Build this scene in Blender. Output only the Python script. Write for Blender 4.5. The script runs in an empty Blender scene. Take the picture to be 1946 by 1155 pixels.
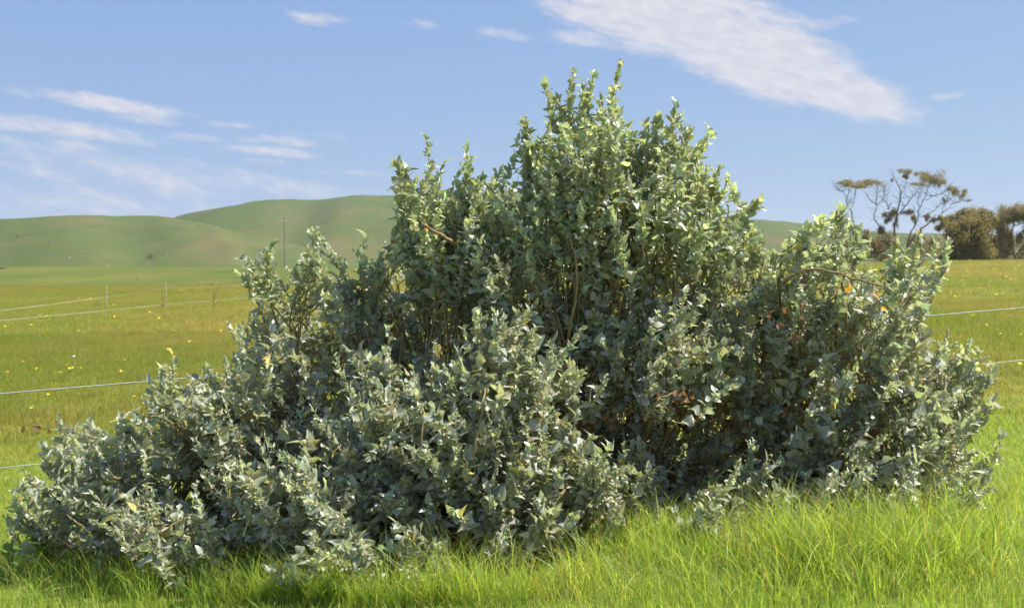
import bpy, math, random
import numpy as np
from mathutils import Vector

random.seed(7)
rng = np.random.default_rng(11)
R = math.radians
scene = bpy.context.scene
col = scene.collection

# ------------------------------------------------------------------ camera
W0, H0, F = 1946.0, 1155.0, 2087.0          # photograph size and focal length in its pixels
CAM = np.array([0.0, 0.0, 1.15])
PITCH = math.atan((H0 / 2 - 515) / F)       # horizon at row 515
FWD = np.array([0, math.cos(PITCH), -math.sin(PITCH)])
UPV = np.array([0, math.sin(PITCH), math.cos(PITCH)])
RGT = np.array([1.0, 0, 0])
cd = bpy.data.cameras.new('camera')
cam = bpy.data.objects.new('camera', cd)
col.objects.link(cam)
cam.location = CAM
cam.rotation_euler = (R(90) - PITCH, 0, 0)
cd.sensor_width = 36
cd.lens = 36 * F / W0
cd.clip_start = 0.05
cd.clip_end = 9000
cd.dof.use_dof = True
cd.dof.focus_distance = 4.9
cd.dof.aperture_fstop = 5.6
scene.camera = cam

# ------------------------------------------------------------------ world, sun, exposure
SUN = np.array([0.62, 0.15, 0.77]); SUN = SUN / np.linalg.norm(SUN)
S_EL = math.asin(SUN[2]); S_AZ = math.atan2(SUN[0], SUN[1])
scene.view_settings.view_transform = 'Standard'
scene.view_settings.look = 'None'
scene.view_settings.exposure = 0.82
scene.cycles.max_bounces = 5
scene.cycles.diffuse_bounces = 3
scene.cycles.glossy_bounces = 2
scene.cycles.transmission_bounces = 3
scene.cycles.transparent_max_bounces = 4
scene.cycles.use_adaptive_sampling = True
scene.cycles.adaptive_threshold = 0.03
scene.view_settings.gamma = 1.0
world = bpy.data.worlds.new('World'); scene.world = world
world.use_nodes = True


class NT:
    """tiny helper to write node trees"""
    def __init__(s, tree): s.t = tree
    def n(s, kind, **kw):
        nd = s.t.nodes.new(kind)
        for k, v in kw.items(): setattr(nd, k, v)
        return nd
    def link(s, a, b): s.t.links.new(a, b)
    def put(s, v, sock):
        if hasattr(v, 'is_linked') or hasattr(v, 'links'): s.t.links.new(v, sock)
        else: sock.default_value = v
    def m(s, op, a, b=None, c=None, clamp=False):
        nd = s.t.nodes.new('ShaderNodeMath'); nd.operation = op; nd.use_clamp = clamp
        s.put(a, nd.inputs[0])
        if b is not None: s.put(b, nd.inputs[1])
        if c is not None: s.put(c, nd.inputs[2])
        return nd.outputs[0]
    def mix(s, f, a, b, blend='MIX'):
        nd = s.t.nodes.new('ShaderNodeMix'); nd.data_type = 'RGBA'; nd.blend_type = blend
        s.put(f, nd.inputs[0]); s.put(a, nd.inputs[6]); s.put(b, nd.inputs[7])
        return nd.outputs[2]
    def ss(s, x, lo, hi, a=0.0, b=1.0):
        nd = s.t.nodes.new('ShaderNodeMapRange'); nd.interpolation_type = 'SMOOTHSTEP'
        s.put(x, nd.inputs[0]); s.put(lo, nd.inputs[1]); s.put(hi, nd.inputs[2]); s.put(a, nd.inputs[3]); s.put(b, nd.inputs[4])
        return nd.outputs[0]
    def noise(s, vec, scale, detail=4, rough=0.55, dim='3D'):
        nd = s.t.nodes.new('ShaderNodeTexNoise'); nd.noise_dimensions = dim
        if vec is not None: s.link(vec, nd.inputs['Vector'])
        nd.inputs['Scale'].default_value = scale; nd.inputs['Detail'].default_value = detail
        nd.inputs['Roughness'].default_value = rough
        return nd.outputs['Fac']
    def xyz(s, x, y, z):
        nd = s.t.nodes.new('ShaderNodeCombineXYZ')
        s.put(x, nd.inputs[0]); s.put(y, nd.inputs[1]); s.put(z, nd.inputs[2])
        return nd.outputs[0]
    def vmul(s, v, k):
        nd = s.t.nodes.new('ShaderNodeVectorMath'); nd.operation = 'MULTIPLY'
        s.link(v, nd.inputs[0]); nd.inputs[1].default_value = k
        return nd.outputs[0]


def build_world():
    t = world.node_tree; t.nodes.clear(); q = NT(t)
    sky = q.n('ShaderNodeTexSky', sky_type='NISHITA')
    sky.sun_disc = False
    sky.sun_elevation = S_EL; sky.sun_rotation = S_AZ
    sky.altitude = 100; sky.air_density = 1.0; sky.dust_density = 0.15; sky.ozone_density = 2.5
    tc = q.n('ShaderNodeTexCoord')
    sep = q.n('ShaderNodeSeparateXYZ'); q.link(tc.outputs['Generated'], sep.inputs[0])
    x, y, z = sep.outputs
    az = q.m('ARCTAN2', x, y)
    hor = q.m('SQRT', q.m('ADD', q.m('MULTIPLY', x, x), q.m('MULTIPLY', y, y)))
    el = q.m('DIVIDE', z, q.m('MAXIMUM', hor, 0.05))
    # clouds: (column, row, half length, half width, tilt, strength) of each bank as seen from the paddock
    banks = [(1270, 30, 300, 95, 16, 1.5), (1440, 112, 260, 80, 21, 1.55), (1590, 178, 185, 50, 17, 1.4),
             (1110, 78, 95, 22, 2, .75), (1230, 88, 120, 30, 8, .9), (1560, 50, 75, 16, -8, .45), (1785, 188, 45, 9, -6, .45),
             (615, 40, 62, 17, 5, .75), (810, 50, 52, 15, 10, .45), (960, 68, 75, 12, 8, .4),
             (190, 198, 190, 18, 6, .8), (290, 230, 85, 11, 4, .6), (110, 245, 220, 21, 5, .85), (150, 275, 80, 13, 5, .6),
             (370, 262, 75, 11, 3, .6), (545, 270, 105, 13, 4, .65), (520, 289, 130, 12, 4, .7), (595, 258, 70, 9, 5, .4),
             (510, 307, 52, 9, 3, .45), (690, 330, 65, 9, 3, .5), (610, 327, 45, 8, 0, .35),
             (200, 325, 500, 44, 7, .42), (560, 362, 320, 28, 7, .44), (120, 385, 420, 45, 2, .38),
             (330, 172, 45, 8, 2, .3), (440, 240, 60, 8, 2, .35), (2300, 120, 300, 60, 12, .8), (-500, 180, 300, 40, 6, .7),
             (2700, 330, 320, 30, 6, .5), (-900, 330, 320, 34, 6, .5)]
    ae = q.xyz(az, el, 0.0)
    best = None
    for cx, cy, L, Wd, tilt, st in banks:
        u = (cx - 973) / F
        a0 = math.atan(u); e0 = (515 - cy) / F / math.sqrt(1 + u * u)
        l, w = L / F * math.cos(a0), Wd / F
        mp = q.n('ShaderNodeMapping', vector_type='TEXTURE'); q.link(ae, mp.inputs[0])
        mp.inputs[1].default_value = (a0, e0, 0); mp.inputs[2].default_value = (0, 0, -R(tilt)); mp.inputs[3].default_value = (l, w, 1)
        dt = q.n('ShaderNodeVectorMath'); dt.operation = 'DOT_PRODUCT'; q.link(mp.outputs[0], dt.inputs[0]); q.link(mp.outputs[0], dt.inputs[1])
        v = q.m('MULTIPLY_ADD', dt.outputs['Value'], -st, st)
        best = v if best is None else q.m('MAXIMUM', best, v)
    n1 = q.noise(q.xyz(q.m('MULTIPLY_ADD', el, 9.0, q.m('MULTIPLY', az, 14.0)), q.m('SUBTRACT', q.m('MULTIPLY', el, 52.0), q.m('MULTIPLY', az, -12.0)), 3.1), 1.0, 5, 0.62)
    n2 = q.noise(q.xyz(q.m('MULTIPLY', az, 60.0), q.m('MULTIPLY_ADD', az, 30.0, q.m('MULTIPLY', el, 150.0)), 1.7), 1.0, 4, 0.6)
    dens = q.m('ADD', q.m('MAXIMUM', best, -0.6), q.m('MULTIPLY_ADD', n1, 1.7, -0.90))
    dens = q.m('ADD', dens, q.m('MULTIPLY_ADD', n2, 0.8, -0.40))
    al = q.m('MULTIPLY', q.ss(dens, -0.05, 1.05), 0.96)
    cl = q.mix(q.ss(n2, 0.3, 0.7), (4.4, 4.5, 5.2, 1), (5.2, 5.2, 5.6, 1))
    sc_ = q.n('ShaderNodeSeparateColor'); q.link(sky.outputs[0], sc_.inputs[0])       # soften the sky's range, all over
    cc_ = q.n('ShaderNodeCombineColor')
    for i_, (k_, g_) in enumerate(((1.41, .45), (1.914, .38), (4.35, .10))): q.link(q.m('MULTIPLY', q.m('POWER', sc_.outputs[i_], g_), k_), cc_.inputs[i_])
    c = q.mix(al, cc_.outputs[0], cl)
    bg = q.n('ShaderNodeBackground'); q.link(c, bg.inputs[0]); bg.inputs[1].default_value = 0.083
    out = q.n('ShaderNodeOutputWorld'); q.link(bg.outputs[0], out.inputs[0])


build_world()
world.cycles.sampling_method = 'MANUAL'
world.cycles.sample_map_resolution = 256
sl = bpy.data.lights.new('sun', 'SUN'); sl.energy = 5.0; sl.angle = R(0.53); sl.color = (1.0, 0.975, 0.935)
so = bpy.data.objects.new('sun', sl); col.objects.link(so)
so.rotation_euler = Vector(-SUN).to_track_quat('-Z', 'Y').to_euler()
so.location = (6, 4, 9)


# ------------------------------------------------------------------ helpers
def P(px, py, D):
    """world point seen at photograph pixel (px, py) at depth D along the view axis"""
    px = np.asarray(px, float); py = np.asarray(py, float); D = np.asarray(D, float)
    a = ((px - W0 / 2) / F)[..., None]; b = ((H0 / 2 - py) / F)[..., None]
    return CAM + D[..., None] * (FWD + a * RGT + b * UPV)

def proj(p):
    v = np.asarray(p) - CAM
    d = v @ FWD
    return W0 / 2 + F * (v @ RGT) / d, H0 / 2 - F * (v @ UPV) / d, d

def norm(v): return v / np.maximum(np.linalg.norm(v, axis=-1, keepdims=True), 1e-9)

def sstep(a, b, x):
    t = np.clip((x - a) / (b - a), 0, 1); return t * t * (3 - 2 * t)

_perm = np.random.default_rng(5).random((256, 256))
def vnoise(x, y):
    xi = np.floor(x).astype(int); yi = np.floor(y).astype(int); fx = x - xi; fy = y - yi
    fx = fx * fx * (3 - 2 * fx); fy = fy * fy * (3 - 2 * fy)
    g = lambda i, j: _perm[i % 256, j % 256]
    return (g(xi, yi) * (1 - fx) + g(xi + 1, yi) * fx) * (1 - fy) + (g(xi, yi + 1) * (1 - fx) + g(xi + 1, yi + 1) * fx) * fy

def fbm(x, y, o=4):
    s = 0; a = 0.5
    for _ in range(o): s = s + a * vnoise(x, y); x = x * 2.03 + 7.1; y = y * 2.03 + 3.7; a *= 0.5
    return s

RL = [0, 4, 7, 20, 45, 62, 85, 110, 135, 160, 185, 240, 400, 3000, 6000]
ZL = [-.10, -.14, -.34, -.36, -.34, -.32, .05, .75, 1.4, 1.8, 1.75, .4, -1, -3, -3]
RR = [0, 4, 10, 30, 60, 80, 95, 140, 260, 400, 3000, 6000]
ZR = [.06, .08, .06, .5, 1.25, 1.72, 1.8, 1.3, 0, -1, -3, -3]
def gz(x, y):
    x = np.asarray(x, float); y = np.asarray(y, float)
    r = np.hypot(x, y)
    w = sstep(-0.5, 0.5, x / np.maximum(np.abs(y), 4.0))
    z = np.interp(r, RL, ZL) * (1 - w) + np.interp(r, RR, ZR) * w
    z = z + (fbm(x * 0.35 + 40, y * 0.35 + 9, 3) - 0.44) * 0.10 * sstep(1, 6, r)
    return z + (fbm(x * 0.03 + 4, y * 0.03 + 19, 3) - 0.44) * np.clip(r / 60, 0, 1) * 0.5 * sstep(200, 100, r)

def ground_at(px, py):
    """point where the ray through a pixel meets the ground"""
    d = FWD + (px - W0 / 2) / F * RGT + (H0 / 2 - py) / F * UPV
    t = 2.0
    while t < 4000:
        p = CAM + d * t
        if p[2] < gz(p[0], p[1]): return p
        t *= 1.01
    return CAM + d * 100

def new_obj(name, me, mat=None, parent=None, **props):
    o = bpy.data.objects.new(name, me); col.objects.link(o)
    if mat is not None and me is not None: me.materials.append(mat)
    if parent is not None: o.parent = parent
    for k, v in props.items(): o[k] = v
    return o

def mesh_np(name, V, faces, smooth=True, cols=None):
    """faces: (N,k) array or list of such arrays"""
    me = bpy.data.meshes.new(name)
    if not isinstance(faces, list): faces = [faces]
    V = np.ascontiguousarray(V, np.float32).reshape(-1, 3)
    me.vertices.add(len(V)); me.vertices.foreach_set('co', V.ravel())
    nl = sum(f.size for f in faces); npol = sum(len(f) for f in faces)
    me.loops.add(nl); me.polygons.add(npol)
    me.loops.foreach_set('vertex_index', np.concatenate([f.ravel() for f in faces]).astype(np.int32))
    tot = np.concatenate([np.full(len(f), f.shape[1]) for f in faces])
    st = np.concatenate([[0], np.cumsum(tot)[:-1]]).astype(np.int32)
    me.polygons.foreach_set('loop_start', st)
    me.polygons.foreach_set('use_smooth', np.full(npol, smooth))
    if cols is not None:
        a = me.attributes.new('tint', 'FLOAT_COLOR', 'POINT')
        c = np.ones((len(V), 4), np.float32); c[:, :3] = cols
        a.data.foreach_set('color', c.ravel())
    me.update(calc_edges=True); me.validate()
    return me

def tubes(Pt, Rd, k=5, cap=True):
    """batch of tubes: Pt (N,n,3), Rd (N,n) -> verts, quads (plus end points closed to a tip)"""
    Pt = np.asarray(Pt, float); Rd = np.asarray(Rd, float)
    N, n, _ = Pt.shape
    T = np.gradient(Pt, axis=1); T = norm(T)
    ref = np.where(np.abs(T[..., 2:3]) > 0.9, np.array([1.0, 0.13, 0]), np.array([0, 0.13, 1.0]))
    A = norm(np.cross(T, ref)); B = np.cross(T, A)
    an = np.arange(k) * 2 * np.pi / k
    V = Pt[:, :, None] + Rd[:, :, None, None] * (A[:, :, None] * np.cos(an)[:, None] + B[:, :, None] * np.sin(an)[:, None])
    i = np.arange(N)[:, None, None] * n * k + np.arange(n - 1)[None, :, None] * k
    j = np.arange(k)[None, None]; j2 = (j + 1) % k
    Fq = np.stack([i + j, i + j2, i + k + j2, i + k + j], -1).reshape(-1, 4)
    return V.reshape(-1, 3), Fq

class MB:
    """collects geometry of ONE part"""
    def __init__(s): s.v = []; s.f3 = []; s.f4 = []; s.c = []; s.n = 0
    def add(s, V, f, c=None):
        V = np.asarray(V, float).reshape(-1, 3); f = np.asarray(f)
        (s.f3 if f.shape[1] == 3 else s.f4).append(f + s.n)
        s.v.append(V); s.n += len(V)
        if c is not None: s.c.append(np.broadcast_to(c, (len(V), 3)))
    def build(s, name, mat, parent=None, smooth=True, **props):
        fs = []
        if s.f3: fs.append(np.concatenate(s.f3))
        if s.f4: fs.append(np.concatenate(s.f4))
        me = mesh_np(name, np.concatenate(s.v), fs, smooth, np.concatenate(s.c) if s.c else None)
        return new_obj(name, me, mat, parent, **props)

def curve_pts(ctrl, n):
    """Catmull-Rom through ctrl (m,3[+]) resampled to n points"""
    c = np.asarray(ctrl, float)
    c = np.concatenate([[2 * c[0] - c[1]], c, [2 * c[-1] - c[-2]]])
    m = len(c) - 3
    t = np.linspace(0, m - 1e-6, n); i = t.astype(int); f = (t - i)[:, None]
    p0, p1, p2, p3 = c[i], c[i + 1], c[i + 2], c[i + 3]
    return 0.5 * (2 * p1 + (p2 - p0) * f + (2 * p0 - 5 * p1 + 4 * p2 - p3) * f * f + (3 * p1 - p0 - 3 * p2 + p3) * f ** 3)

def blob(rx, ry, rz, seed, nu=10, nv=7, rough=0.25):
    g = np.random.default_rng(seed)
    th = np.arange(nu) * 2 * np.pi / nu; ph = np.linspace(-0.5 * np.pi, 0.5 * np.pi, nv)[1:-1]
    V = [[0, 0, -1.0]] + [[math.cos(p) * math.cos(t), math.cos(p) * math.sin(t), math.sin(p)] for p in ph for t in th] + [[0, 0, 1.0]]
    V = np.array(V); V *= (1 + g.normal(0, rough, (len(V), 1)) * 0.6)
    V *= [rx, ry, rz]
    f3 = [[0, 1 + (j + 1) % nu, 1 + j] for j in range(nu)]
    L = len(V) - 1; b = 1 + (nv - 3) * nu
    f3 += [[L, b + j, b + (j + 1) % nu] for j in range(nu)]
    for i in range(nv - 3):
        for j in range(nu):
            a = 1 + i * nu + j; a2 = 1 + i * nu + (j + 1) % nu
            f3 += [[a, a2, a2 + nu], [a, a2 + nu, a + nu]]
    return V, np.array(f3)


# ------------------------------------------------------------------ materials
def material(name):
    m = bpy.data.materials.new(name); m.use_nodes = True
    m.node_tree.nodes.clear()
    return m, NT(m.node_tree)

def finish(q, sh, disp=None):
    o = q.n('ShaderNodeOutputMaterial'); q.link(sh, o.inputs[0])

def leafy(name, refl, trans, tw=0.4, gloss=0.0, rough=0.5, attr='tint', rnd=False, scurf=0.0, spec=0.3):
    """thin leaf: diffuse + translucent, coloured by a per-leaf tint"""
    m, q = material(name)
    if attr:
        a = q.n('ShaderNodeAttribute', attribute_name=attr); c1 = q.mix(1.0, refl, a.outputs['Color'], 'MULTIPLY'); c2 = q.mix(1.0, trans, a.outputs['Color'], 'MULTIPLY')
    else:
        c1 = q.mix(0.0, refl, refl); c2 = q.mix(0.0, trans, trans)
    if scurf:
        g = q.n('ShaderNodeNewGeometry'); n = q.noise(g.outputs['Position'], 160.0, 3)
        c1 = q.mix(q.ss(n, 0.35, 0.7, 0.0, scurf), c1, (0.66, 0.665, 0.56, 1))
    p = q.n('ShaderNodeBsdfPrincipled'); q.link(c1, p.inputs['Base Color']); p.inputs['Roughness'].default_value = rough
    p.inputs['Specular IOR Level'].default_value = spec
    t = q.n('ShaderNodeBsdfTranslucent'); q.link(c2, t.inputs[0])
    x = q.n('ShaderNodeMixShader'); x.inputs[0].default_value = tw
    q.link(p.outputs[0], x.inputs[1]); q.link(t.outputs[0], x.inputs[2])
    finish(q, x.outputs[0]); return m

def plain(name, c1, c2, scale=8.0, rough=0.85, bump=0.0, stretch=(1, 1, 1), spec=0.2):
    m, q = material(name)
    g = q.n('ShaderNodeNewGeometry'); v = q.vmul(g.outputs['Position'], stretch)
    n = q.noise(v, scale, 5)
    p = q.n('ShaderNodeBsdfPrincipled'); q.link(q.mix(q.ss(n, 0.3, 0.7), c1, c2), p.inputs['Base Color'])
    p.inputs['Roughness'].default_value = rough; p.inputs['Specular IOR Level'].default_value = spec
    if bump:
        b = q.n('ShaderNodeBump'); b.inputs['Strength'].default_value = bump; b.inputs['Distance'].default_value = 0.02
        q.link(n, b.inputs['Height']); q.link(b.outputs[0], p.inputs['Normal'])
    finish(q, p.outputs[0]); return m

def field_patches(q, pos):
    """patchiness of the pasture, a function of place: 0 lush green .. 1 olive seeding grass"""
    a = q.noise(q.vmul(pos, (0.16, 0.09, 0)), 1.0, 5, 0.6)
    b = q.noise(q.vmul(pos, (0.9, 0.42, 0)), 1.0, 4, 0.6)
    s = q.m('ADD', q.m('MULTIPLY', a, 0.65), q.m('MULTIPLY', b, 0.35))
    return q.ss(s, 0.39, 0.62)

def far_shift(q, pos):
    """how far out in the paddock: the near sward is lusher than the grazed paddock"""
    sp = q.n('ShaderNodeSeparateXYZ'); q.link(pos, sp.inputs[0])
    return q.ss(sp.outputs[1], 5.5, 11.0), q.ss(q.m('SUBTRACT', sp.outputs[1], q.m('MULTIPLY', sp.outputs[0], 0.35)), 56.0, 92.0), sp

def make_ground_mat():
    m, q = material('pasture')
    g = q.n('ShaderNodeNewGeometry'); pos = g.outputs['Position']
    pat = field_patches(q, pos); f1, f2, sp = far_shift(q, pos)
    fine = q.noise(q.vmul(pos, (9, 3.0, 0)), 1.0, 4, 0.65)
    lush = q.mix(q.ss(fine, .3, .7), (0.17, 0.24, 0.026, 1), (0.24, 0.30, 0.036, 1))
    oliv = q.mix(q.ss(fine, .3, .7), (0.24, 0.22, 0.038, 1), (0.32, 0.31, 0.055, 1))
    c = q.mix(pat, lush, oliv)
    turf_depth = q.mix(q.ss(fine, .3, .7), (0.12, 0.155, 0.022, 1), (0.19, 0.23, 0.034, 1))  # ground under the near blades, darkened to suggest shade deep in the grass
    c = q.mix(f1, turf_depth, c)
    far = q.mix(q.ss(q.noise(q.vmul(pos, (0.12, 0.035, 0)), 1.0, 6, 0.65), .3, .7), (0.080, 0.114, 0.016, 1), (0.152, 0.155, 0.030, 1))
    side = q.ss(sp.outputs[0], 12.0, -6.0)
    c = q.mix(q.m('MULTIPLY', f2, side), c, far)
    p = q.n('ShaderNodeBsdfPrincipled'); q.link(c, p.inputs['Base Color']); p.inputs['Roughness'].default_value = 0.9
    p.inputs['Specular IOR Level'].default_value = 0.1
    b = q.n('ShaderNodeBump'); b.inputs['Strength'].default_value = 0.5; b.inputs['Distance'].default_value = 0.08
    q.link(q.noise(q.vmul(pos, (3, 3, 3)), 1.0, 6, 0.7), b.inputs['Height']); q.link(b.outputs[0], p.inputs['Normal'])
    finish(q, p.outputs[0]); return m

def make_grass_mat():
    m, q = material('grass_blades')
    g = q.n('ShaderNodeNewGeometry'); pos = g.outputs['Position']
    pat = field_patches(q, pos); f1, f2, sp = far_shift(q, pos)
    a = q.n('ShaderNodeAttribute', attribute_name='tint')
    near = q.mix(q.ss(pat, 0.2, 0.9), (0.315, 0.42, 0.056, 1), (0.42, 0.46, 0.074, 1))
    oliv = q.mix(pat, (0.21, 0.245, 0.029, 1), (0.295, 0.258, 0.052, 1))
    c = q.mix(f1, near, oliv)
    c = q.mix(1.0, c, a.outputs['Color'], 'MULTIPLY')
    k = q.m('MULTIPLY_ADD', q.noise(q.vmul(pos, (14, 14, 0)), 1.0, 2), 0.9, 0.55)
    sc = q.n('ShaderNodeVectorMath'); sc.operation = 'SCALE'; q.link(c, sc.inputs[0]); q.link(k, sc.inputs['Scale'])
    p = q.n('ShaderNodeBsdfPrincipled'); q.link(sc.outputs[0], p.inputs['Base Color']); p.inputs['Roughness'].default_value = 0.45
    p.inputs['Specular IOR Level'].default_value = 0.35
    t = q.n('ShaderNodeBsdfTranslucent'); q.link(q.mix(1.0, sc.outputs[0], (1.35, 1.28, 1.0, 1), 'MULTIPLY'), t.inputs[0])
    x = q.n('ShaderNodeMixShader'); x.inputs[0].default_value = 0.56
    q.link(p.outputs[0], x.inputs[1]); q.link(t.outputs[0], x.inputs[2])
    finish(q, x.outputs[0]); return m

def make_hill_mat():
    m, q = material('hill_pasture')
    g = q.n('ShaderNodeNewGeometry'); pos = g.outputs['Position']
    a = q.noise(q.vmul(pos, (0.016, 0.007, 0.03)), 1.0, 5, 0.6)
    b = q.noise(q.vmul(pos, (0.06, 0.03, 0.06)), 1.0, 5, 0.65)
    c_ = q.noise(q.vmul(pos, (0.35, 0.2, 0.35)), 1.0, 3, 0.7)
    at = q.n('ShaderNodeAttribute', attribute_name='dry')
    s = q.m('ADD', q.m('MULTIPLY', a, 0.6), q.m('MULTIPLY', b, 0.4))
    s = q.m('ADD', s, q.m('MULTIPLY', at.outputs['Fac'], 0.06))
    c = q.mix(q.ss(s, 0.44, 0.72), (0.082, 0.112, 0.027, 1), (0.142, 0.124, 0.047, 1))
    c = q.mix(q.ss(c_, 0.58, 0.74, 0, 0.6), c, (0.060, 0.078, 0.024, 1))
    p = q.n('ShaderNodeBsdfPrincipled'); q.link(c, p.inputs['Base Color']); p.inputs['Roughness'].default_value = 0.95
    p.inputs['Specular IOR Level'].default_value = 0.05
    bp = q.n('ShaderNodeBump'); bp.inputs['Strength'].default_value = 0.35; bp.inputs['Distance'].default_value = 1.2
    q.link(b, bp.inputs['Height']); q.link(bp.outputs[0], p.inputs['Normal'])
    finish(q, p.outputs[0]); return m

M = {}
M['ground'] = make_ground_mat(); M['grass'] = make_grass_mat(); M['hill'] = make_hill_mat()
M['leaf'] = leafy('saltbush_leaf', (0.44, 0.45, 0.325, 1), (0.47, 0.51, 0.215, 1), 0.40, rough=0.42, scurf=0.6, spec=0.7)
M['dead_leaf'] = leafy('withered_leaf', (0.30, 0.17, 0.08, 1), (0.40, 0.18, 0.06, 1), 0.3, attr=None)
M['orange_leaf'] = leafy('orange_leaf', (0.62, 0.33, 0.02, 1), (0.85, 0.42, 0.02, 1), 0.45, attr=None)
M['twig'] = plain('tan_twig', (0.27, 0.18, 0.075, 1), (0.36, 0.27, 0.13, 1), 40, bump=0.2)
M['bark'] = plain('grey_brown_bark', (0.20, 0.13, 0.06, 1), (0.30, 0.21, 0.11, 1), 30, bump=0.5)
M['spike'] = plain('pink_brown_flower', (0.55, 0.38, 0.31, 1), (0.68, 0.52, 0.44, 1), 90)
M['gum_leaf'] = leafy('gum_leaf', (0.29, 0.235, 0.125, 1), (0.37, 0.30, 0.13, 1), 0.42, rough=0.5)
M['gum_bark'] = plain('gum_bark', (0.13, 0.10, 0.075, 1), (0.25, 0.21, 0.17, 1), 2.0, bump=0.3)
M['wire'] = plain('pale_poly_wire', (0.40, 0.40, 0.34, 1), (0.58, 0.58, 0.52, 1), 60, 0.5)
M['post'] = plain('pale_post', (0.40, 0.40, 0.33, 1), (0.54, 0.54, 0.46, 1), 20, 0.6)
M['pole'] = plain('weathered_pole', (0.20, 0.15, 0.10, 1), (0.30, 0.24, 0.17, 1), 3, stretch=(1, 1, .2))
M['ceramic'] = plain('insulator', (0.45, 0.44, 0.42, 1), (0.6, 0.6, 0.58, 1), 5, 0.4)
M['rock'] = plain('pale_rock', (0.22, 0.21, 0.18, 1), (0.36, 0.35, 0.31, 1), 1.2, bump=0.6)
M['darkrock'] = plain('dark_stump', (0.06, 0.055, 0.045, 1), (0.12, 0.10, 0.08, 1), 1.5, bump=0.6)
M['petal'] = plain('yellow_petal', (0.72, 0.52, 0.02, 1), (0.85, 0.66, 0.04, 1), 30, 0.6)
M['white_petal'] = plain('white_petal', (0.75, 0.74, 0.70, 1), (0.85, 0.84, 0.8, 1), 30, 0.6)
M['stem'] = plain('green_stem', (0.08, 0.13, 0.02, 1), (0.12, 0.17, 0.03, 1), 30)
M['weed'] = leafy('broad_weed_leaf', (0.13, 0.22, 0.035, 1), (0.30, 0.42, 0.05, 1), 0.4, attr=None)
M['dry'] = plain('dry_stalk', (0.23, 0.13, 0.06, 1), (0.34, 0.22, 0.11, 1), 12)


# ------------------------------------------------------------------ ground and hills
def build_ground():
    az = np.concatenate([np.linspace(-180, -45, 40)[:-1], np.linspace(-45, 45, 240), np.linspace(45, 180, 40)[1:-1]]) * math.pi / 180
    rr = np.concatenate([[0.3], np.geomspace(0.8, 400, 150), np.geomspace(430, 2600, 14)])
    A, Rr = np.meshgrid(az, rr)
    X = np.sin(A) * Rr; Y = np.cos(A) * Rr
    V = np.stack([X, Y, gz(X, Y)], -1).reshape(-1, 3)
    na = len(az); i = np.arange(len(rr) - 1)[:, None] * na; j = np.arange(na)[None]; j2 = (j + 1) % na
    Fq = np.stack([i + j, i + na + j, i + na + j2, i + j2], -1).reshape(-1, 4)[:, ::-1]
    me = mesh_np('ground', np.concatenate([V, [[0, 0, gz(0, 0)]]]), [np.stack([np.arange(na), (np.arange(na) + 1) % na, np.full(na, len(V))], -1)[:, ::-1], Fq])
    o = new_obj('ground', me, M['ground'], kind='structure', label='green and olive grassy paddock sloping away behind the shrub')
    return o

def build_hill(name, label, sky, r_foot, r_top, spurs, seed):
    """sky: list of (column, row) along the skyline; the hill is a real slope between r_foot and r_top that goes down again behind"""
    cx = np.array([s[0] for s in sky], float); cy = np.array([s[1] for s in sky], float)
    nA, nT = 300, 90
    colu = np.linspace(cx[0], cx[-1], nA)
    a = np.arctan((colu - 973) / F)
    row = np.interp(colu, cx, cy)
    k = np.hanning(15); k /= k.sum()
    row = np.convolve(np.pad(row, 7, mode='edge'), k, mode='valid')
    slope = (515 - row) / F * np.cos(a)
    rt = r_top * (1 + 0.10 * (fbm(colu * 0.004 + seed, colu * 0 + 3.3) - 0.45))
    t = np.linspace(0, 1.6, nT)[:, None]
    r = r_foot + (rt - r_foot) * t
    r = np.where(t > 1, rt + (t - 1) * (rt - r_foot) * 1.3, r)
    crest = CAM[2] + rt * slope
    up = np.where(t <= 1, np.sin(np.clip(t, 0, 1) * np.pi / 2) ** 1.25, 1 - 0.9 * sstep(1.0, 1.6, t))
    base = -4.0
    z = base + (crest - base) * up
    ang = a[None, :]
    sp = 0; dry = 0
    for (c0, wdt, amp, skew) in spurs:          # a spur (amp > 0) or gully (amp < 0) running down the slope
        ca = math.atan((c0 - 973) / F); wd = wdt / F
        d = (ang - (ca + skew / F * (1 - np.clip(t, 0, 1)))) / wd
        g = np.exp(-d * d) * np.sin(np.clip(t, 0, 1) * np.pi) ** 0.8
        sp = sp + 0.38 * amp * g
        dry = dry + (np.exp(-((d - 0.35) / 0.7) ** 2) if amp > 0 else 0) * np.sin(np.clip(t, 0, 1) * np.pi)
    z = z + 0.55 * sp * (t < 1)
    X = np.sin(ang) * r; Y = np.cos(ang) * r
    z = z + (fbm(X * 0.02 + seed, Y * 0.02, 4) - 0.45) * 7 * np.sin(np.clip(t, 0, 1) * np.pi)
    z = z + (fbm(X * 0.10 + seed, Y * 0.10, 3) - 0.45) * 1.4 * np.sin(np.clip(t, 0, 1) * np.pi)
    V = np.stack([X + 0 * z, Y + 0 * z, z], -1).reshape(-1, 3)
    i = np.arange(nT - 1)[:, None] * nA; j = np.arange(nA - 1)[None]
    Fq = np.stack([i + j, i + j + 1, i + nA + j + 1, i + nA + j], -1).reshape(-1, 4)
    me = mesh_np(name, V, Fq)
    at = me.attributes.new('dry', 'FLOAT', 'POINT'); at.data.foreach_set('value', np.broadcast_to(dry, z.shape).astype(np.float32).ravel())
    return new_obj(name, me, M['hill'], kind='structure', label=label)

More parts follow.
